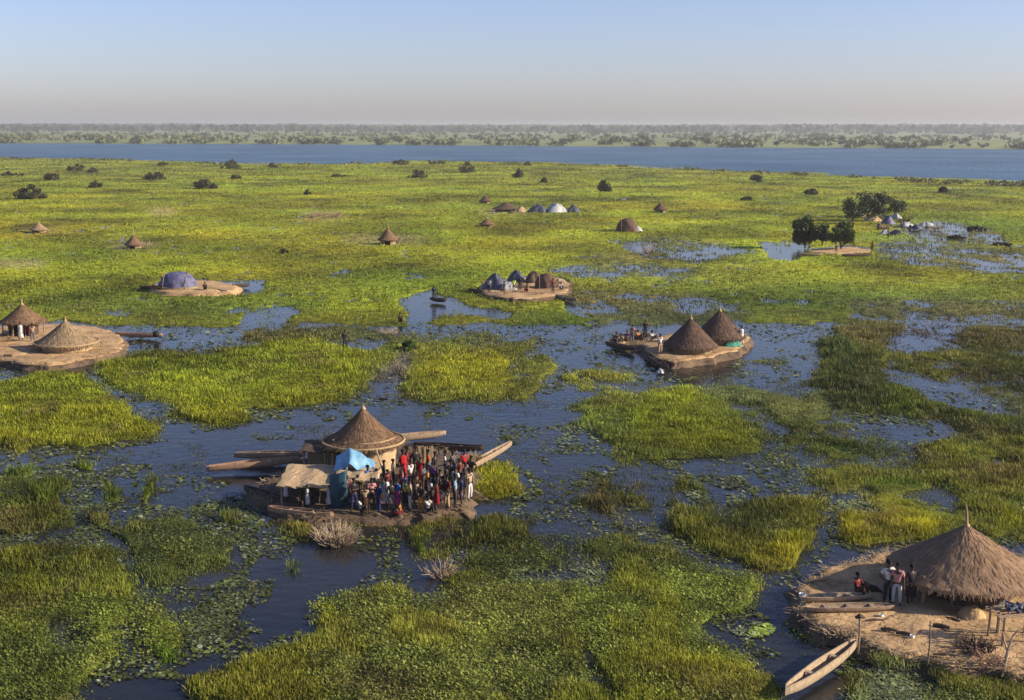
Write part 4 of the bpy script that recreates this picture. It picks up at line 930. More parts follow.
def post_thing(px, py, h, label, top=False, r_=.045):
    root = empty('mooring_post', at('right', px, py), 0, label, 'post', 'wooden posts on the lower right island'); b = MB(); b.tube([(0, 0, -.2), (.03, 0, h*.5), (.0, .02, h)], [r_, r_*.9, r_*.7], 7, .1); b.build('shaft', M['pole'], root)
    if top: t_ = MB(); t_.tube([(-.16, 0, h+.02), (.0, 0, h+.09), (.18, .02, h+.03)], [.05, .09, .05], 8, .2); t_.build('tied_bundle', M['wood_dark'], root)
post_thing(858, 648, 1.15, 'short post with a dark bundle on top above the floating canoe', True)
post_thing(928, 659, 1.45, 'thin bare pole standing at the front edge of the lower right island', r_=.035)
post_thing(922, 606, 1.25, 'pale post holding up the left eave of the large hut', r_=.06)
post_thing(997, 634, .95, 'thick stump post at the left of the drying rack', r_=.075)
def logt(px, py, L, rz, r_, label):
    b = MB(); b.tube([(-L/2, 0, 0), (0, .02, .02), (L/2, 0, 0)], [r_*.8, r_, r_*.7], 8, .15); tag(b.build('log', M['wood_dark'], None, at('right', px, py, r_+.02), rz), label, 'log', 'dark logs on the lower right island')
logt(889, 632, .62, -.35, .07, 'short dark log left of the white bucket, farther left one of the pair')
logt(904, 636, .6, -.35, .08, 'short dark log touching the white bucket on bare ground')
logt(941, 629, .6, -.5, .085, 'thick dark log beside the thin bare pole')
logt(953, 621, .55, -.7, .05, 'thin dark log below the middle of the large hut eave')
logt(946, 657, .9, -.1, .06, 'dark log in the shade at the front edge of the lower right island')
logt(1001, 612, .5, .2, .10, 'stubby dark log behind the stump post')
logt(874, 622, .7, .1, .05, 'thin dark log between the beached canoes and the post with a bundle')
# drying rack
root = empty('drying_rack', at('right', 1012, 640), .2, 'rough wooden drying rack loaded with dark nets at the right edge', 'rack'); rg = random.Random(9)
for x, y in ((-.7, -.45), (-.7, .45), (.8, -.45), (.8, .45)):
    b = MB(); b.tube([(x, y, -.2), (x+.04, y, 1.15)], [.05, .04], 7, .1); b.build('post', M['pole'], root)
b = MB(); [b.tube([(-.85, y, 1.12+rg.uniform(0, .06)), (.95, y+rg.uniform(-.06, .06), 1.14)], .03, 6) for y in np.linspace(-.5, .5, 7)]; b.build('platform', M['wood'], root)
b = MB(); [b.tube([(rg.uniform(-.7, .3), rg.uniform(-.4, .1), 1.18+.03*k/3), (rg.uniform(-.3, .6), rg.uniform(-.1, .4), 1.26+rg.uniform(0, .15)), (rg.uniform(0, .9), rg.uniform(-.4, .4), 1.2)], rg.uniform(.03, .08), 6, .3) for k in range(14)]; b.build('nets', M['tarp_grey'], root)
p = at('right', 1004, 668); mb = MB(); mb.tube([(0, 0, -.1), (.12, .1, .6), (.3, .2, 1.1)], [.06, .05, .035], 7, .1); mb.tube([(.12, .1, .6), (.0, .15, .95), (-.05, .2, 1.25)], [.04, .03, .02], 6, .1); mb.tube([(.3, .2, 1.1), (.5, .2, 1.35)], [.035, .02], 6); tag(mb.build('forked_branch', M['wood_pale'], None, p), 'pale forked branch stuck upright before the drying rack', 'branch')
brush('firewood_pile', at('right', 975, 650), 1.5, .5, 90, 'loose dark firewood in the shadow left of the drying rack', 'wood_dark', 'firewood', seed=12, th_=.03)
brush('stick_heap', at('right', 838, 634), 1.3, .3, 60, 'thin sticks scattered at the left shore below the beached canoes', 'wood', 'sticks', seed=14)
brush('stick_heap', at('right', 990, 662), 1.6, .4, 70, 'reddish sticks heaped at the very front edge near the forked branch', 'wood_red', 'sticks', seed=15)
mb = MB(); mb.lathe([(.001, .42), (.22, .38), (.42, .24), (.55, .02), (.58, -.1)], 22, jit=.06, jz=.03, seed=3); tag(mb.build('clay_mound', M['soil'], None, at('right', 972, 616), smooth=True), 'rounded clay mound under the front eave of the large hut', 'mound')
# ============================================================ left island
hut('thatched_hut', at('left', 67, 349), 2.6, .62, 2.5, 2.1, 'tan thatched hut with a wide low roof on the left island', 'round thatched huts', 'thatch_tan', 'mudwall', curve=1.15, finial=.3, seed=41, door=-2.6, straws=1200, band='straw')
hut('open_hut', at('left', 24, 335), 2.0, 1.35, 2.9, 1.25, 'hut on posts with a dark inside under a brown roof at the far left', None, 'thatch', 'wood_dark', curve=1.15, finial=.45, seed=43, doorw=.6, posts=6, straws=700, cat='hut')  # dark wall added to stand in for the shaded inside
hut('thatched_hut', at('left', -22, 345), 1.9, 1.2, 2.7, 1.4, 'tan hut mostly cut off by the left edge of the photo', 'round thatched huts', 'thatch_tan', 'mudwall', curve=1.15, finial=.4, seed=45, straws=500)
GL = 'people on the left island'
person(at('left', 12, 337), .3, 'dark brown', 'black', 'person in dark brown top under the left part of the open hut', 'stand', 1.75, GL)
person(at('left', 29, 337), -.3, 'black', 'maroon', 'person in black top under the right part of the open hut', 'fold', 1.75, GL, 'shirt', 'skirt')
person(at('left', 21, 341), .1, 'white', None, 'person in a white robe standing before the open hut', 'stand', 1.75, GL, 'robe')
person(at('left', 33, 342), .4, 'tan', 'grey', 'person in tan top between the open hut and the tan hut', 'stand', 1.7, GL)
person(at('left', 42, 350), .4, 'dark green', 'black', 'person in dark green top sitting in the shade left of the tan hut', 'sit', 1.75, GL)
brush('reed_bundle', at('left', 38, 348), 1.3, .6, 80, 'heap of dry reeds left of the tan hut door', 'straw', 'reed bundle', seed=18)
brush('reed_bundle', at('left', 5, 342), 1.6, .7, 80, 'heap of dry reeds below the open hut near the left edge', 'straw', 'reed bundle', seed=19)
root = empty('wooden_stand', at('left', 96, 347), 0, 'low wooden stand on bare ground right of the tan hut', 'stand')
for x, y in ((-.5, -.2), (.5, -.2), (-.5, .25), (.5, .25)): b = MB(); b.tube([(x, y, -.1), (x, y, .45)], .04, 6); b.build('leg', M['pole'], root)
b = MB(); [b.tube([(-.6, y, .47), (.6, y, .47)], .035, 6) for y in (-.22, -.07, .08, .23)]; b.build('top', M['wood'], root)
logb = MB(); logb.tube([(-.3, 0, 0), (.3, .05, 0)], [.12, .1], 8, .15); tag(logb.build('log', M['wood_dark'], None, at('left', 8, 357, .1)), 'dark log on the pale shore of the left island', 'log')
canoe(W(116, 337, .1), W(163, 338, .1), .6, 'reddish dugout canoe moored at the right tip of the left island', 'wood_red', lift=.2)
bucket('basket', W(156, 337, .35), .28, .5, 'black', 'black basket standing in the far end of the left island canoe', 'basket')
# ============================================================ boat shaped island, right of the middle
hut('thatched_hut', at('boat', 690, 351), 2.3, .55, 2.85, 1.8, 'dark brown steep thatched hut at the front of the mound with two huts', 'round thatched huts', 'thatch_dark', 'reedwall', curve=1.05, finial=.3, seed=51, straws=1000, door=-2.8)
hut('thatched_hut', at('boat', 719, 343), 2.25, .7, 2.95, 1.8, 'dark brown steep thatched hut standing behind its twin', 'round thatched huts', 'thatch_dark', 'reedwall', curve=1.05, finial=.3, seed=53, straws=1000, door=-1)
def heap_tarp(px, py, key, w_, h, m_, label, seed, dz=0, loc=None):
    rg = random.Random(seed); ph = [rg.uniform(0, 6) for _ in range(4)]
    mb = MB(); prof = [(w_*.5*t, h*(1-t**2.2)) for t in np.linspace(0.02, 1, 9)]
    vs = []; fs = []; n = 22
    for i, (r_, z) in enumerate(prof):
        for k in range(n):
            a = 2*math.pi*k/n; rr = r_*(1+.18*math.sin(3*a+ph[0])+.10*math.sin(7*a+ph[1])+rg.uniform(-.05, .05))
            vs.append((math.cos(a)*rr, math.sin(a)*rr*.75, max(-.08, z*(1+.25*math.sin(2*a+ph[2])*r_/w_*2+.12*math.sin(5*a+i)))))
    for i in range(8):
        for k in range(n): fs.append((i*n+k, i*n+(k+1) % n, (i+1)*n+(k+1) % n, (i+1)*n+k))
    fs.append(tuple(range(n))); mb.add(vs, fs)
    return tag(mb.build('tarp_heap', M[m_], None, loc if loc is not None else at(key, px, py, dz), smooth=True), label, 'tarp')
heap_tarp(730, 346, 'boat', 1.8, .8, 'tarp_green', 'green tarp bundled between the two steep huts and the shore', 3)
person(at('boat', 741, 345), .2, 'white', None, 'person in a white robe at the right end of the mound with two huts', 'stand', 1.75, None, 'robe')
person(at('boat', 660, 354), .5, 'white', 'tan', 'person in white top at the left end of the mound with two huts', 'stand', 1.75, None)
heap_tarp(0, 0, None, .6, .35, 'tarp_white', 'white heap imitating a pale reflection at the waterline below the two steep huts', 5, loc=W(660, 373, .1))  # white heap put where only a pale reflection lies on the water
# cargo and people left of that mound
mb = MB(); ISL['raft'] = dict(poly=[(610, 341), (625, 334), (650, 333), (664, 342), (662, 349), (640, 351), (620, 347)], z=.15)
island('raft', [M['soil_dark']], seed=21)
GC = 'people on the low raft of reeds'
for px, py, t_, b_, g_, l_, ps, lb in [(616, 343, 'black', 'black', 'shirt', 'trousers', 'sit', 'person in black sitting at the left tip of the reed raft'), (621, 344, 'tan', 'tan', 'shirt', 'skirt', 'sit', 'person in tan clothes sitting near the left tip of the reed raft'),
        (627, 341, 'purple', 'dark brown', 'shirt', 'skirt', 'sit', 'person in purple top sitting in the left half of the reed raft'), (632, 343, 'pink', 'grey', 'shirt', 'trousers', 'stand', 'person in pink top standing on the reed raft'), (638, 340, 'orange', 'dark brown', 'shirt', 'skirt', 'sit', 'person in orange top sitting in the middle of the reed raft'),
        (645, 338, 'dark brown', 'black', 'shirt', 'trousers', 'stand', 'person in dark brown top standing at the back of the reed raft'), (652, 341, 'white', 'black', 'shirt', 'trousers', 'sit', 'person in white top sitting at the right of the reed raft')]:
    person(at('raft', px, py), random.uniform(-1, 1), t_, b_, lb, ps, 1.7, GC, g_, l_)
brush('reed_bundle', at('raft', 645, 347), 1.6, .8, 150, 'big pale reed bundle lying on the right half of the reed raft', 'straw', 'reed bundle', seed=22)
brush('reed_bundle', at('raft', 624, 347), .9, .6, 80, 'small pale reed bundle at the left of the reed raft', 'straw', 'reed bundle', seed=23)
brush('brush_pile', at('raft', 641, 338), 1.4, .9, 60, 'dark sticks piled at the back of the reed raft', 'wood_dark', seed=24)
canoe(W(646, 357, .1), W(668, 372, .1), .6, 'near black canoe against the left side of the mound with two huts', 'wood_dark')
canoe(W(605, 346, .1), W(635, 352, .1), .5, 'dark canoe moored before the reed raft', 'wood_dark')
# ============================================================ sand spit with a domed tent
def dome(loc, w_, h, m_, label, cat='tent', dp=.8, seed=1, band=True, name='dome_tent'):
    root = empty(name, loc, 0, label, cat); mb = MB(); prof = [(w_*.5*math.cos(t)**.75+.01, h*math.sin(t)) for t in np.linspace(-.05, math.pi/2-.02, 10)]
    mb.lathe(prof, 28, jit=.05, jz=.08, seed=seed, sy=dp, fold=.05, nf=5+seed%4); mb.build('cover', M[m_], root, smooth=True)
    for s in (-.3, .3):
        b = MB(); b.tube([(w_*s, math.cos(a)*w_*.5*dp*.93, math.sin(a)*h*.92+.03) for a in np.linspace(0, math.pi, 11)], .03, 6); b.build('hoop', M['straw'], root)
    if band: b = MB(); b.lathe([(w_*.52, -.05), (w_*.53, .25), (w_*.46, .3)], 24, jit=.03, seed=seed, sy=dp); b.build('reed_skirt', M['reedwall'], root)
    return root
dome(at('sand', 178, 288), 4.4, 1.9, 'tarp_purple', 'dome tent with a faded purple cover on the sand spit', seed=3)
canoe(W(140, 290, .1), W(162, 289, .2), .7, 'near black canoe at the left end of the sand spit', 'wood_dark')
person(at('sand', 205, 290), .3, 'dark brown', 'black', 'person in dark brown sitting on the sand spit', 'sit', 1.7, None)
canoe(W(232, 288, .1), W(250, 287, .1), .6, 'small dark canoe floating off the right tip of the sand spit', 'wood_dark', thw=1)
# ============================================================ camp in the middle distance
heap_tarp(495, 289, 'cluster', 2.7, 1.7, 'tarp_grey', 'big grey tarp shelter at the left of the middle camp', 5)
dome(at('cluster', 546, 288), 2.6, 1.7, 'thatch_dark', 'reddish brown domed hut at the right of the middle camp', 'hut', seed=7, band=False, name='dome_hut')
heap_tarp(533, 283, 'cluster', 2.2, 1.3, 'wood_dark', 'small dark heap left of the reddish dome in the middle camp', 8)
heap_tarp(508, 290, 'cluster', 1.8, .9, 'tarp_white', 'white tarp bundle left of the centre of the middle camp', 9)
heap_tarp(516, 282, 'cluster', 2.2, 1.3, 'tarp_grey', 'grey tarp bundle at the back of the middle camp', 10)
GM = 'people in the middle camp'
for px, py, t_, b_, ps, lb in [(489, 293, 'white', 'black', 'stand', 'person in white top at the left end of the middle camp'), (504, 293, 'tan', 'black', 'sit', 'person in tan top sitting before the big grey shelter of the middle camp'), (514, 293, 'yellow green', 'dark brown', 'stand', 'person in yellow green top in the centre of the middle camp'),
        (520, 291, 'black', 'black', 'stand', 'person in black in the centre of the middle camp'), (527, 292, 'orange', 'dark red', 'sit', 'person in orange top sitting left of the reddish dome'), (553, 293, 'dark red', 'black', 'stand', 'person in dark red top right of the reddish dome'), (561, 290, 'white', 'grey', 'sit', 'person in white top sitting at the right end of the middle camp')]:
    person(at('cluster', px, py), random.uniform(-1, 1), t_, b_, lb, ps, 1.75, GM)
brush('brush_pile', at('cluster', 522, 288), 1.8, .9, 60, 'tan sticks and poles piled behind the people of the middle camp', 'wood_pale', seed=36)
brush('reed_bundle', at('cluster', 538, 294), 2.2, .5, 60, 'flat straw heap before the reddish dome of the middle camp', 'straw', 'reed bundle', seed=37)
heap_tarp(558, 286, 'cluster', 1.3, .8, 'mudwall', 'tan sack heap right of the reddish dome in the middle camp', 38)
brush('brush_pile', at('sand', 158, 289), 1.8, 1.0, 60, 'dark sticks stacked against the left side of the purple dome tent', 'wood_dark', seed=39)
brush('brush_pile', at('cluster', 565, 288), 2.2, 1.2, 70, 'grey sticks piled at the right end of the middle camp', 'wood', seed=31)
brush('reed_bundle', at('cluster', 500, 295), 2.0, .6, 70, 'pale reeds along the front left shore of the middle camp', 'wood_pale', 'reed bundle', seed=32)
brush('brush_pile', at('cluster', 487, 287), 1.8, 1.3, 60, 'dark sticks left of the big grey shelter in the middle camp', 'wood_dark', seed=33)
canoe(W(468, 292, .1), W(490, 295, .1), .7, 'near black canoe at the left shore of the middle camp', 'wood_dark')
canoe(W(556, 298, .1), W(576, 302, .1), .7, 'grey canoe at the right shore of the middle camp', 'wood')
canoe(W(430, 301, .1), W(446, 303, .1), .8, 'near black canoe drifting left of the middle camp', 'wood_dark')
person(W(434, 301, .25), .2, 'dark blue', 'black', 'person in dark blue standing in the canoe left of the middle camp', 'stand', 1.75, None)
person(W(345, 350, .1), .2, 'black', 'black', 'person in black wading at the edge of the wide grass patch', 'stand', 1.8, None)
person(W(400, 323, .1), .2, 'dark brown', 'black', 'person in dark brown crouching at the channel bank left of the middle camp', 'sit', 1.8, None)
brush('brush_pile', W(389, 334, 0), 2.2, .8, 70, 'pale dry stems on mud in the shallows left of the middle channel', 'wood_pale', seed=35)
# reed litter trodden into the mounds
rg = random.Random(88); mb = MB()
for key, n_ in (('crowd', 1500), ('right', 2600), ('left', 2200), ('boat', 1400), ('sand', 300), ('cluster', 500), ('raft', 700)):
    pts, z = ISLW[key]; c = sum(pts, Vector((0, 0)))/len(pts)
    for _ in range(n_):
        p = rg.choice(pts); edge = rg.random() < .55; t_ = rg.uniform(.93, 1.03) if edge else rg.random()**.5*.95; q = c+(p-c)*t_; q += Vector((rg.uniform(-.2, .2), rg.uniform(-.2, .2)))
        zz = z-.02 if t_ < .95 else z-.12*rg.random()-.35*max(0, t_-1)/.03*rg.random(); a = rg.uniform(0, 6.28); l = rg.uniform(.1, .45); w_ = rg.uniform(.012, .03)
        d_ = Vector((math.cos(a)*l, math.sin(a)*l, rg.uniform(-.03, .12))); s = Vector((-math.sin(a)*w_, math.cos(a)*w_, 0)); o_ = Vector((q.x, q.y, zz+rg.uniform(0, .1)))
        mb.add([o_-s, o_+s, o_+d_+s*.5, o_+d_-s*.5], [(0, 1, 2, 3)])
M['litter'] = mat('reed_litter', (.42, .30, .16), (.10, .07, .04), 1.5, rough=.95, bump=0)
tag(mb.build('reed_litter', M['litter']), 'broken reeds and straw trodden into the mud of the inhabited mounds', 'reed litter', kind='stuff')
# ============================================================ far huts on the meadow
def far(px, py, z=.15): return P(px, py, z)
def cone(px, py, wpx, hpx, label, rm='thatch_dark', seed=1, fin=.5, cat='hut'):
    s = ppm(px, py); r = wpx/2/s; h = hpx/s
    return hut('thatched_hut', far(px, py), r, h*.28, h, r*.75, label, 'small huts far out on the meadow', rm, 'reedwall', curve=1.2, finial=fin, seed=seed, straws=250)
cone(388, 244, 20, 17, 'lone brown cone hut on the meadow above the middle channel', 'thatch', 61)
cone(134, 248, 18, 14, 'lone tan cone hut with a tall dark finial on the left meadow', 'thatch', 62, 1.2)
cone(39, 232, 18, 10, 'small tan cone hut at the far left of the meadow', 'thatch_tan', 63, .3)
cone(487, 226, 16, 8, 'low reddish hut standing alone below the white tarp camp', 'thatch', 64, .2)
cone(485, 203, 12, 8, 'small grey brown hut left above the white tarp camp', 'thatch_dark', 65, .2)
cone(506, 211, 28, 9, 'wide low brown hut left of the white tarp', 'thatch_dark', 66, .1)
cone(660, 212, 14, 10, 'dark brown hut standing alone right of the centre of the meadow', 'thatch_dark', 67, .5)
dome(far(627, 231), 20/5.2, 12/5.2, 'thatch_dark', 'dark brown domed hut alone on the meadow, white bundle beside it', 'hut', seed=9, band=False, name='dome_hut')
heap_tarp(0, 0, None, 1.8, .9, 'tarp_white', 'white bundle at the right foot of the dark brown domed hut', 11, loc=far(637, 231))
heap_tarp(0, 0, None, 4.6, 1.5, 'tarp_grey', 'dark grey tarp shelter left of the bright white one', 10, loc=far(538, 212))
heap_tarp(0, 0, None, 5.2, 1.8, 'tarp_white', 'bright white tarp shelter in the far meadow camp', 21, loc=far(556, 212))
heap_tarp(0, 0, None, 3, 1.4, 'tarp_grey', 'low dark bundle at the right end of the white tarp camp', 12, loc=far(573, 212))
heap_tarp(0, 0, None, 2.5, 1.2, 'mudwall', 'tan bundle between the wide brown hut and the grey shelter', 13, loc=far(521, 212))
for k, (px, py, w_) in enumerate([(314, 217, 8), (322, 216, 8), (334, 217, 8)]): brush('reed_stack', far(px, py), 2.2, 1.6, 40, ['dark reed stack at the left of the bare patch in the left meadow', 'dark reed stack in the middle of the bare patch in the left meadow', 'dark reed stack at the right of the bare patch in the left meadow'][k], 'wood', 'reed stack', seed=40+k, th_=.04)
brush('reed_stack', far(395, 243), 2.2, 1.8, 50, 'grey reed stack leaning at the right side of the lone brown cone hut', 'wood', 'reed stack', seed=44, th_=.04)
brush('reed_stack', far(144, 247), 2.6, 1.3, 50, 'pale reed stack right of the lone tan cone hut', 'wood_pale', 'reed stack', seed=45, th_=.04)
brush('reed_stack', far(648, 254), 1.6, 2.2, 40, 'tall brown stems standing in the far pool', 'wood', 'reed stack', seed=46, th_=.04)
# settlement under the trees on the right
dome(far(858, 217), 4.2, 2.2, 'thatch_tan', 'tan domed hut in the settlement behind the dark trees, left one', 'hut', seed=12, band=False, name='dome_hut')
heap_tarp(0, 0, None, 3.6, 1.2, 'mudwall', 'tan heap in the settlement, left of the pale heaps', 13, loc=far(872, 221))
heap_tarp(0, 0, None, 2.8, 1.5, 'tarp_purple', 'dark purplish shelter in the middle of the settlement behind the trees', 14, loc=far(888, 224))
heap_tarp(0, 0, None, 2.6, 1.1, 'tarp_white', 'small white heap behind the dark purplish shelter in the settlement', 15, loc=far(896, 219))
for k, (px, py, w_, m_, lb) in enumerate([(884, 234, 2.2, 'tarp_white', 'white bundle nearest the water in the settlement'), (906, 226, 3.2, 'tarp_white', 'white bundle in the row of pale heaps, left one'), (916, 229, 3.4, 'tarp_grey', 'grey bundle in the row of pale heaps'), (926, 226, 3.6, 'tarp_white', 'white bundle at the right end of the row of pale heaps'), (896, 234, 2.6, 'tarp_grey', 'grey bundle left of the row of pale heaps')]):
    heap_tarp(0, 0, None, w_*.8, .75, m_, lb, 50+k, loc=far(px, py))
for k, (px, py, w_, h_, mm, lb) in enumerate([(858, 214, 3, 1.6, 'wood_dark', 'dark stick pile at the far left of the settlement'), (882, 229, 3, 1.4, 'wood', 'brown stick pile between the tan heap and the water'), (903, 222, 3, 1.6, 'wood_dark', 'dark stick pile right of the small white heap'), (936, 229, 3, 1.0, 'wood_pale', 'pale stick pile at the right end of the settlement')]):
    brush('brush_pile', far(px, py), w_, h_, 60, lb, mm, seed=70+k, th_=.05)
GS = 'people in the settlement by the trees'
for px, py, t_, lb in [(888, 238, 'purple', 'person in purple top near the water in the settlement'), (878, 231, 'black', 'person in black at the left of the settlement'), (901, 228, 'dark red', 'person in dark red beside the small white heap'), (910, 233, 'black', 'person in black before the row of pale heaps'), (836, 252, 'tan', 'person in tan under the middle dark tree'), (872, 252, 'orange', 'person in orange at the right tip of the treed bank')]:
    person(far(px, py, .4), random.uniform(-1, 1), t_, 'black', lb, 'stand', 1.75, GS)
canoe(W(800, 256, .1), W(822, 256, .1), .8, 'brown canoe below the leftmost dark tree', 'wood'); canoe(W(842, 257, .1), W(872, 256, .1), .8, 'dark canoe at the shore right of the dark trees', 'wood_dark')
def T(px, py, wpx, hpx, label, **k):
    s = ppm(px, py); return tree(k.pop('name', 'tree'), far(px, py, k.pop('z', .3)), hpx/s, wpx/s, label, **k)
GT = 'trees by the settlement'
T(805, 247, 28, 35, 'dark round tree standing leftmost in the pool', group=GT, seed=71, n=2800, fat=1.25, size=.26, trunk=.04)
T(822, 245, 15, 24, 'dark bushy tree second from the left in the pool', group=GT, seed=72, n=1100, fat=1.2, size=.26, trunk=.04)
T(841, 249, 25, 36, 'broad dark tree with a bare patch, third from the left', group=GT, seed=73, n=2000, fat=1.15, matn='leaf_bright', size=.26, trunk=.04)
T(853, 223, 28, 26, 'dark tree behind the tan domed hut', group=GT, seed=74, n=1300, fat=1.1, size=.24, trunk=.1)
T(867, 220, 34, 30, 'dark spreading tree in the middle of the settlement', group=GT, seed=75, n=1500, fat=1.1, size=.26, trunk=.1)
T(882, 220, 34, 30, 'tallest tree of the settlement with a reddish brown top', group=GT, seed=76, n=1700, fat=1.1, size=.26, trunk=.1, matn='bush')
T(895, 216, 20, 18, 'small dark tree at the right of the settlement', group=GT, seed=77, n=900, fat=1.3, size=.24, trunk=.1)
T(408, 352, 26, 14, 'low bright green shrub in the shallows below the middle channel', name='shrub', cat='shrub', seed=78, n=700, size=.13, matn='leaf_bright', dome=True, z=0)
BU = [(30, 199, 34, 17, 'large dark dome shaped shrub near the left edge of the meadow'), (52, 181, 20, 10, 'dark shrub right above the large dome shaped one'), (76, 171, 26, 9, 'wide dark shrub near the left river bank'), (93, 173, 12, 7, 'small shrub touching the wide one near the left river bank'),
 (96, 188, 15, 9, 'small round shrub right of the large dome shaped one'), (154, 180, 28, 11, 'wide low dark shrub midway between the round one and the tall one'), (205, 189, 26, 15, 'tall dark dome shaped shrub on the left meadow'), (163, 166, 14, 6, 'faint small shrub by the river above the wide low one'),
 (231, 169, 22, 11, 'dark double shrub on the river bank above the tall dome shaped one'), (236, 179, 12, 6, 'small shrub just below the dark double shrub'), (273, 168, 11, 7, 'dark little shrub alone on the river bank left of centre'), (338, 177, 18, 5, 'flat low shrub in the meadow left of centre'),
 (12, 176, 24, 6, 'flat low shrub at the left edge of the photo'), (307, 195, 7, 6, 'tiny shrub above the bare patch of the left meadow'), (418, 178, 22, 11, 'dark shrub with a pointed top near the centre of the river bank'), (468, 173, 20, 13, 'dark shrub with a tall left side beside the river at the centre'),
 (519, 178, 12, 12, 'round dark shrub just right of the centre near the river'), (527, 166, 10, 6, 'small dark shrub at the water above the round one'), (544, 183, 9, 6, 'tiny dark shrub below the round one'), (604, 192, 15, 14, 'dark leaning shrub above the white tarp camp on the right'),
 (757, 183, 15, 12, 'dark shrub on the right meadow close to the river bank'), (811, 195, 16, 9, 'low dark shrub above the leftmost dark tree'), (944, 193, 10, 9, 'dark shrub on the far right meadow'), (746, 201, 16, 6, 'flat brown shrub below the river on the right meadow'), (401, 165, 26, 6, 'long low shrub at the water left of centre'),
 (436, 164, 26, 6, 'long low shrub at the water, right one of the two flat ones'), (284, 254, 8, 5, 'tiny dark shrub in the grass left of the lone brown cone hut'), (975, 230, 24, 4, 'flat dark shrub on the right meadow above the muddy pool'), (955, 239, 20, 4, 'flat near black shrub left by the muddy pool'), (1002, 246, 26, 4, 'flat dark shrub at the right edge by the muddy pool')]
for k, (px, py, wp, hp, lb) in enumerate(BU):
    T(px, py, wp, hp, lb, name='shrub', cat='shrub', group='dark shrubs dotted over the meadow', seed=100+k, n=int(320+wp*hp*2.4), size=.34, matn='bush', dome=True, stems=3, z=0)
# ============================================================ trees on the far bank
M['leaf_far'] = leafmat('far_tree_leaf', .2, attr=False, color=(.11, .12, .045), nscale=.3, vary=.4)
src = []
for k in range(6):
    rg = random.Random(200+k); cl = [(rg.uniform(-2.2, 2.2), rg.uniform(-2, 2), rg.uniform(2.2, 5.2), rg.uniform(1.1, 1.9)) for _ in range(8)]
    q_, f_ = leaf_cloud(cl, 170, .75, 200+k); tb = MB(); tb.tube([(0, 0, -.3), (.1, 0, 2), (.2, 0, 4.5)], [.35, .28, .1], 5)
    for a_ in range(3): c_ = cl[a_]; tb.tube([(.1, 0, 1.8), c_[:3]], [.2, .06], 4)
    tv = np.array(tb.v); fs = [tuple(r_) for r_ in f_.tolist()]+[tuple(i+len(q_) for i in f) for f in tb.f]
    me = bpy.data.meshes.new('riverbank_tree'); me.from_pydata(q_.tolist()+tb.v, [], fs); me.materials.append(M['leaf_far']); me.materials.append(M['bark'])
    me.polygons.foreach_set('material_index', [0]*len(f_)+[1]*len(tb.f)); me.update(); src.append(me)
rg = random.Random(77); k = 0
while k < 290:
    x = rg.uniform(-30, 1054); d_ = rg.uniform(0, 1)**1.6; th_ = (x-512)/FPX
    if fbm(x/34, d_*3, 9, 3) < .42+.1*(x < 300) and rg.random() < .75: continue
    y0 = float(shore_y(th_*1000, fbw, 1000.))*.985; y_ = y0+40+d_*2300
    o = link('riverbank_tree', src[k % 6], None, (th_*y_, y_, 1.2), rg.uniform(0, 6.28)); s = rg.uniform(.5, 1.15)*(.95+.3*(x > 560))*(1+d_*.6); o.scale = (s*1.15, s*1.15, s)
    tag(o, 'small dark tree scattered over the green far bank of the river', 'tree', 'trees scattered on the far bank'); k += 1
r = np.random.default_rng(8); N = 5200; u = r.random(N); yy = 3300+u*8500; px_ = r.uniform(-60, 1084, N); xx = (px_-512)/FPX*yy
hh = (11+9*fbm(px_/60, yy/900, 3, 3)+7*(px_ > 560)*np.clip((px_-560)/300, 0, 1))*(.7+yy/9000*.9)
cq = []; 
for k in range(5):
    s = (yy/1250*1.3+2.0)*r.uniform(.7, 1.3, N); cx = xx+r.normal(0, 1, N)*s*1.6; cz = 3+hh*r.uniform(.15, .95, N); cy = yy+r.normal(0, 1, N)*8
    a = r.normal(0, 1, (N, 3)); a /= np.linalg.norm(a, axis=1)[:, None]; b = np.cross(a, r.normal(0, 1, (N, 3))); b /= np.linalg.norm(b, axis=1)[:, None]; c_ = np.stack([cx, cy, cz], -1); s = s[:, None]*1.3
    cq.append(np.stack([c_-a*s, c_+b*s, c_+a*s, c_-b*s], 1).reshape(-1, 3))
cq = np.concatenate(cq); tag(link('distant_woodland', np_mesh('distant_woodland', cq, np.arange(len(cq)).reshape(-1, 4), 4, M['leaf'])), 'hazy belt of woodland along the horizon beyond the river', 'woodland', kind='stuff')

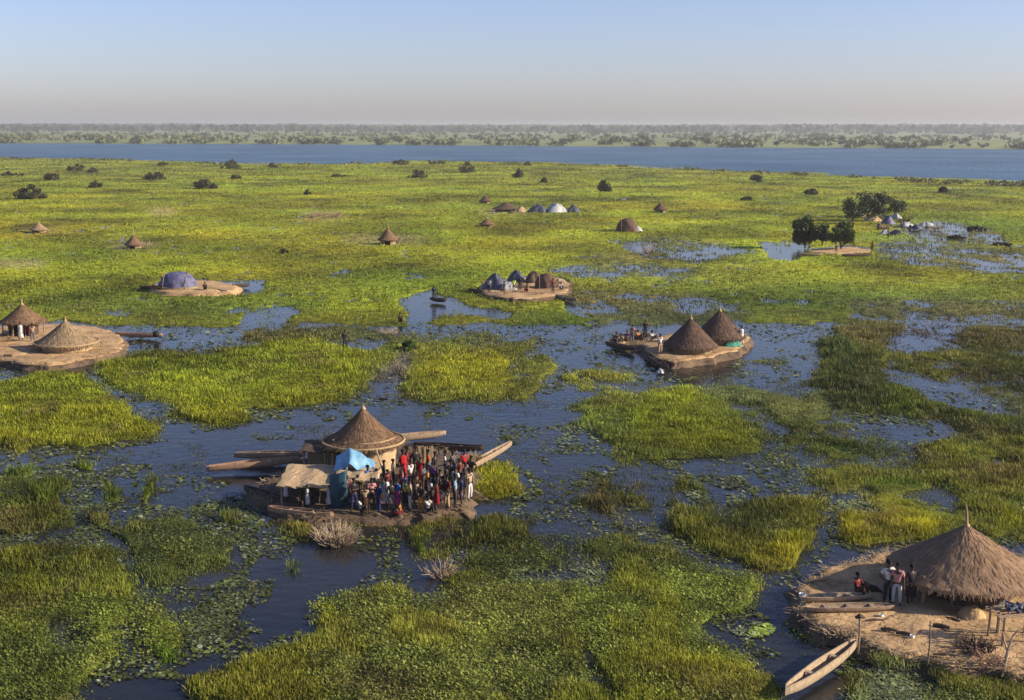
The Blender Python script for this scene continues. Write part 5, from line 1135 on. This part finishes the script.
# low scrub along both river shores
N = 9000; px_ = r.uniform(-60, 1084, N); th_ = (px_-512)/FPX; far_ = r.random(N) < .7; u = r.random(N)**2
yy = np.where(far_, shore_y(th_*1000, fbw, np.full(N, 1000.))+5+u*1500, shore_y(th_*1000, shw, np.full(N, 1000.))-6-u*25)
dens = fbm(px_/16, yy/200, 55, 4); ok = dens > .56; px_, yy, th_, far_ = px_[ok], yy[ok], th_[ok], far_[ok]; n_ = len(px_); cq = []; xx = th_*yy
for k in range(4):
    s = np.where(far_, 1.8+yy/1400, .55)*r.uniform(.6, 1.3, n_); c_ = np.stack([xx+r.normal(0, 1, n_)*s, yy+r.normal(0, 1, n_)*s, np.where(far_, 1.2, .1)+s*r.uniform(.1, 1.1, n_)], -1)
    a = r.normal(0, 1, (n_, 3)); a /= np.linalg.norm(a, axis=1)[:, None]; b = np.cross(a, r.normal(0, 1, (n_, 3))); b /= np.linalg.norm(b, axis=1)[:, None]; s = s[:, None]
    cq.append(np.stack([c_-a*s, c_+b*s*.7, c_+a*s, c_-b*s*.7], 1).reshape(-1, 3))
cq = np.concatenate(cq); tag(link('riverside_scrub', np_mesh('riverside_scrub', cq, np.arange(len(cq)).reshape(-1, 4), 4, M['leaf_far'])), 'low dark scrub and reeds fringing both shores of the river', 'scrub', kind='stuff')
# ------------------------------------------------------------ haze
bm = bmesh.new(); bmesh.ops.create_cube(bm, size=1)
for v in bm.verts: v.co = Vector((v.co.x*31000, v.co.y*31000, -1 if v.co.z < 0 else 48))
me = bpy.data.meshes.new('haze'); bm.to_mesh(me); bm.free()
hm = bpy.data.materials.new('haze_air'); hm.use_nodes = True; t = hm.node_tree; t.nodes.clear()
pv_ = t.nodes.new('ShaderNodeVolumePrincipled'); pv_.inputs['Color'].default_value = (.60, .61, .66, 1); pv_.inputs['Density'].default_value = .00017
pv_.inputs['Anisotropy'].default_value = .2
oo = t.nodes.new('ShaderNodeOutputMaterial'); t.links.new(pv_.outputs[0], oo.inputs['Volume']); me.materials.append(hm)
tag(link('haze', me), 'thin pale haze over the river plain', 'haze', kind='stuff')
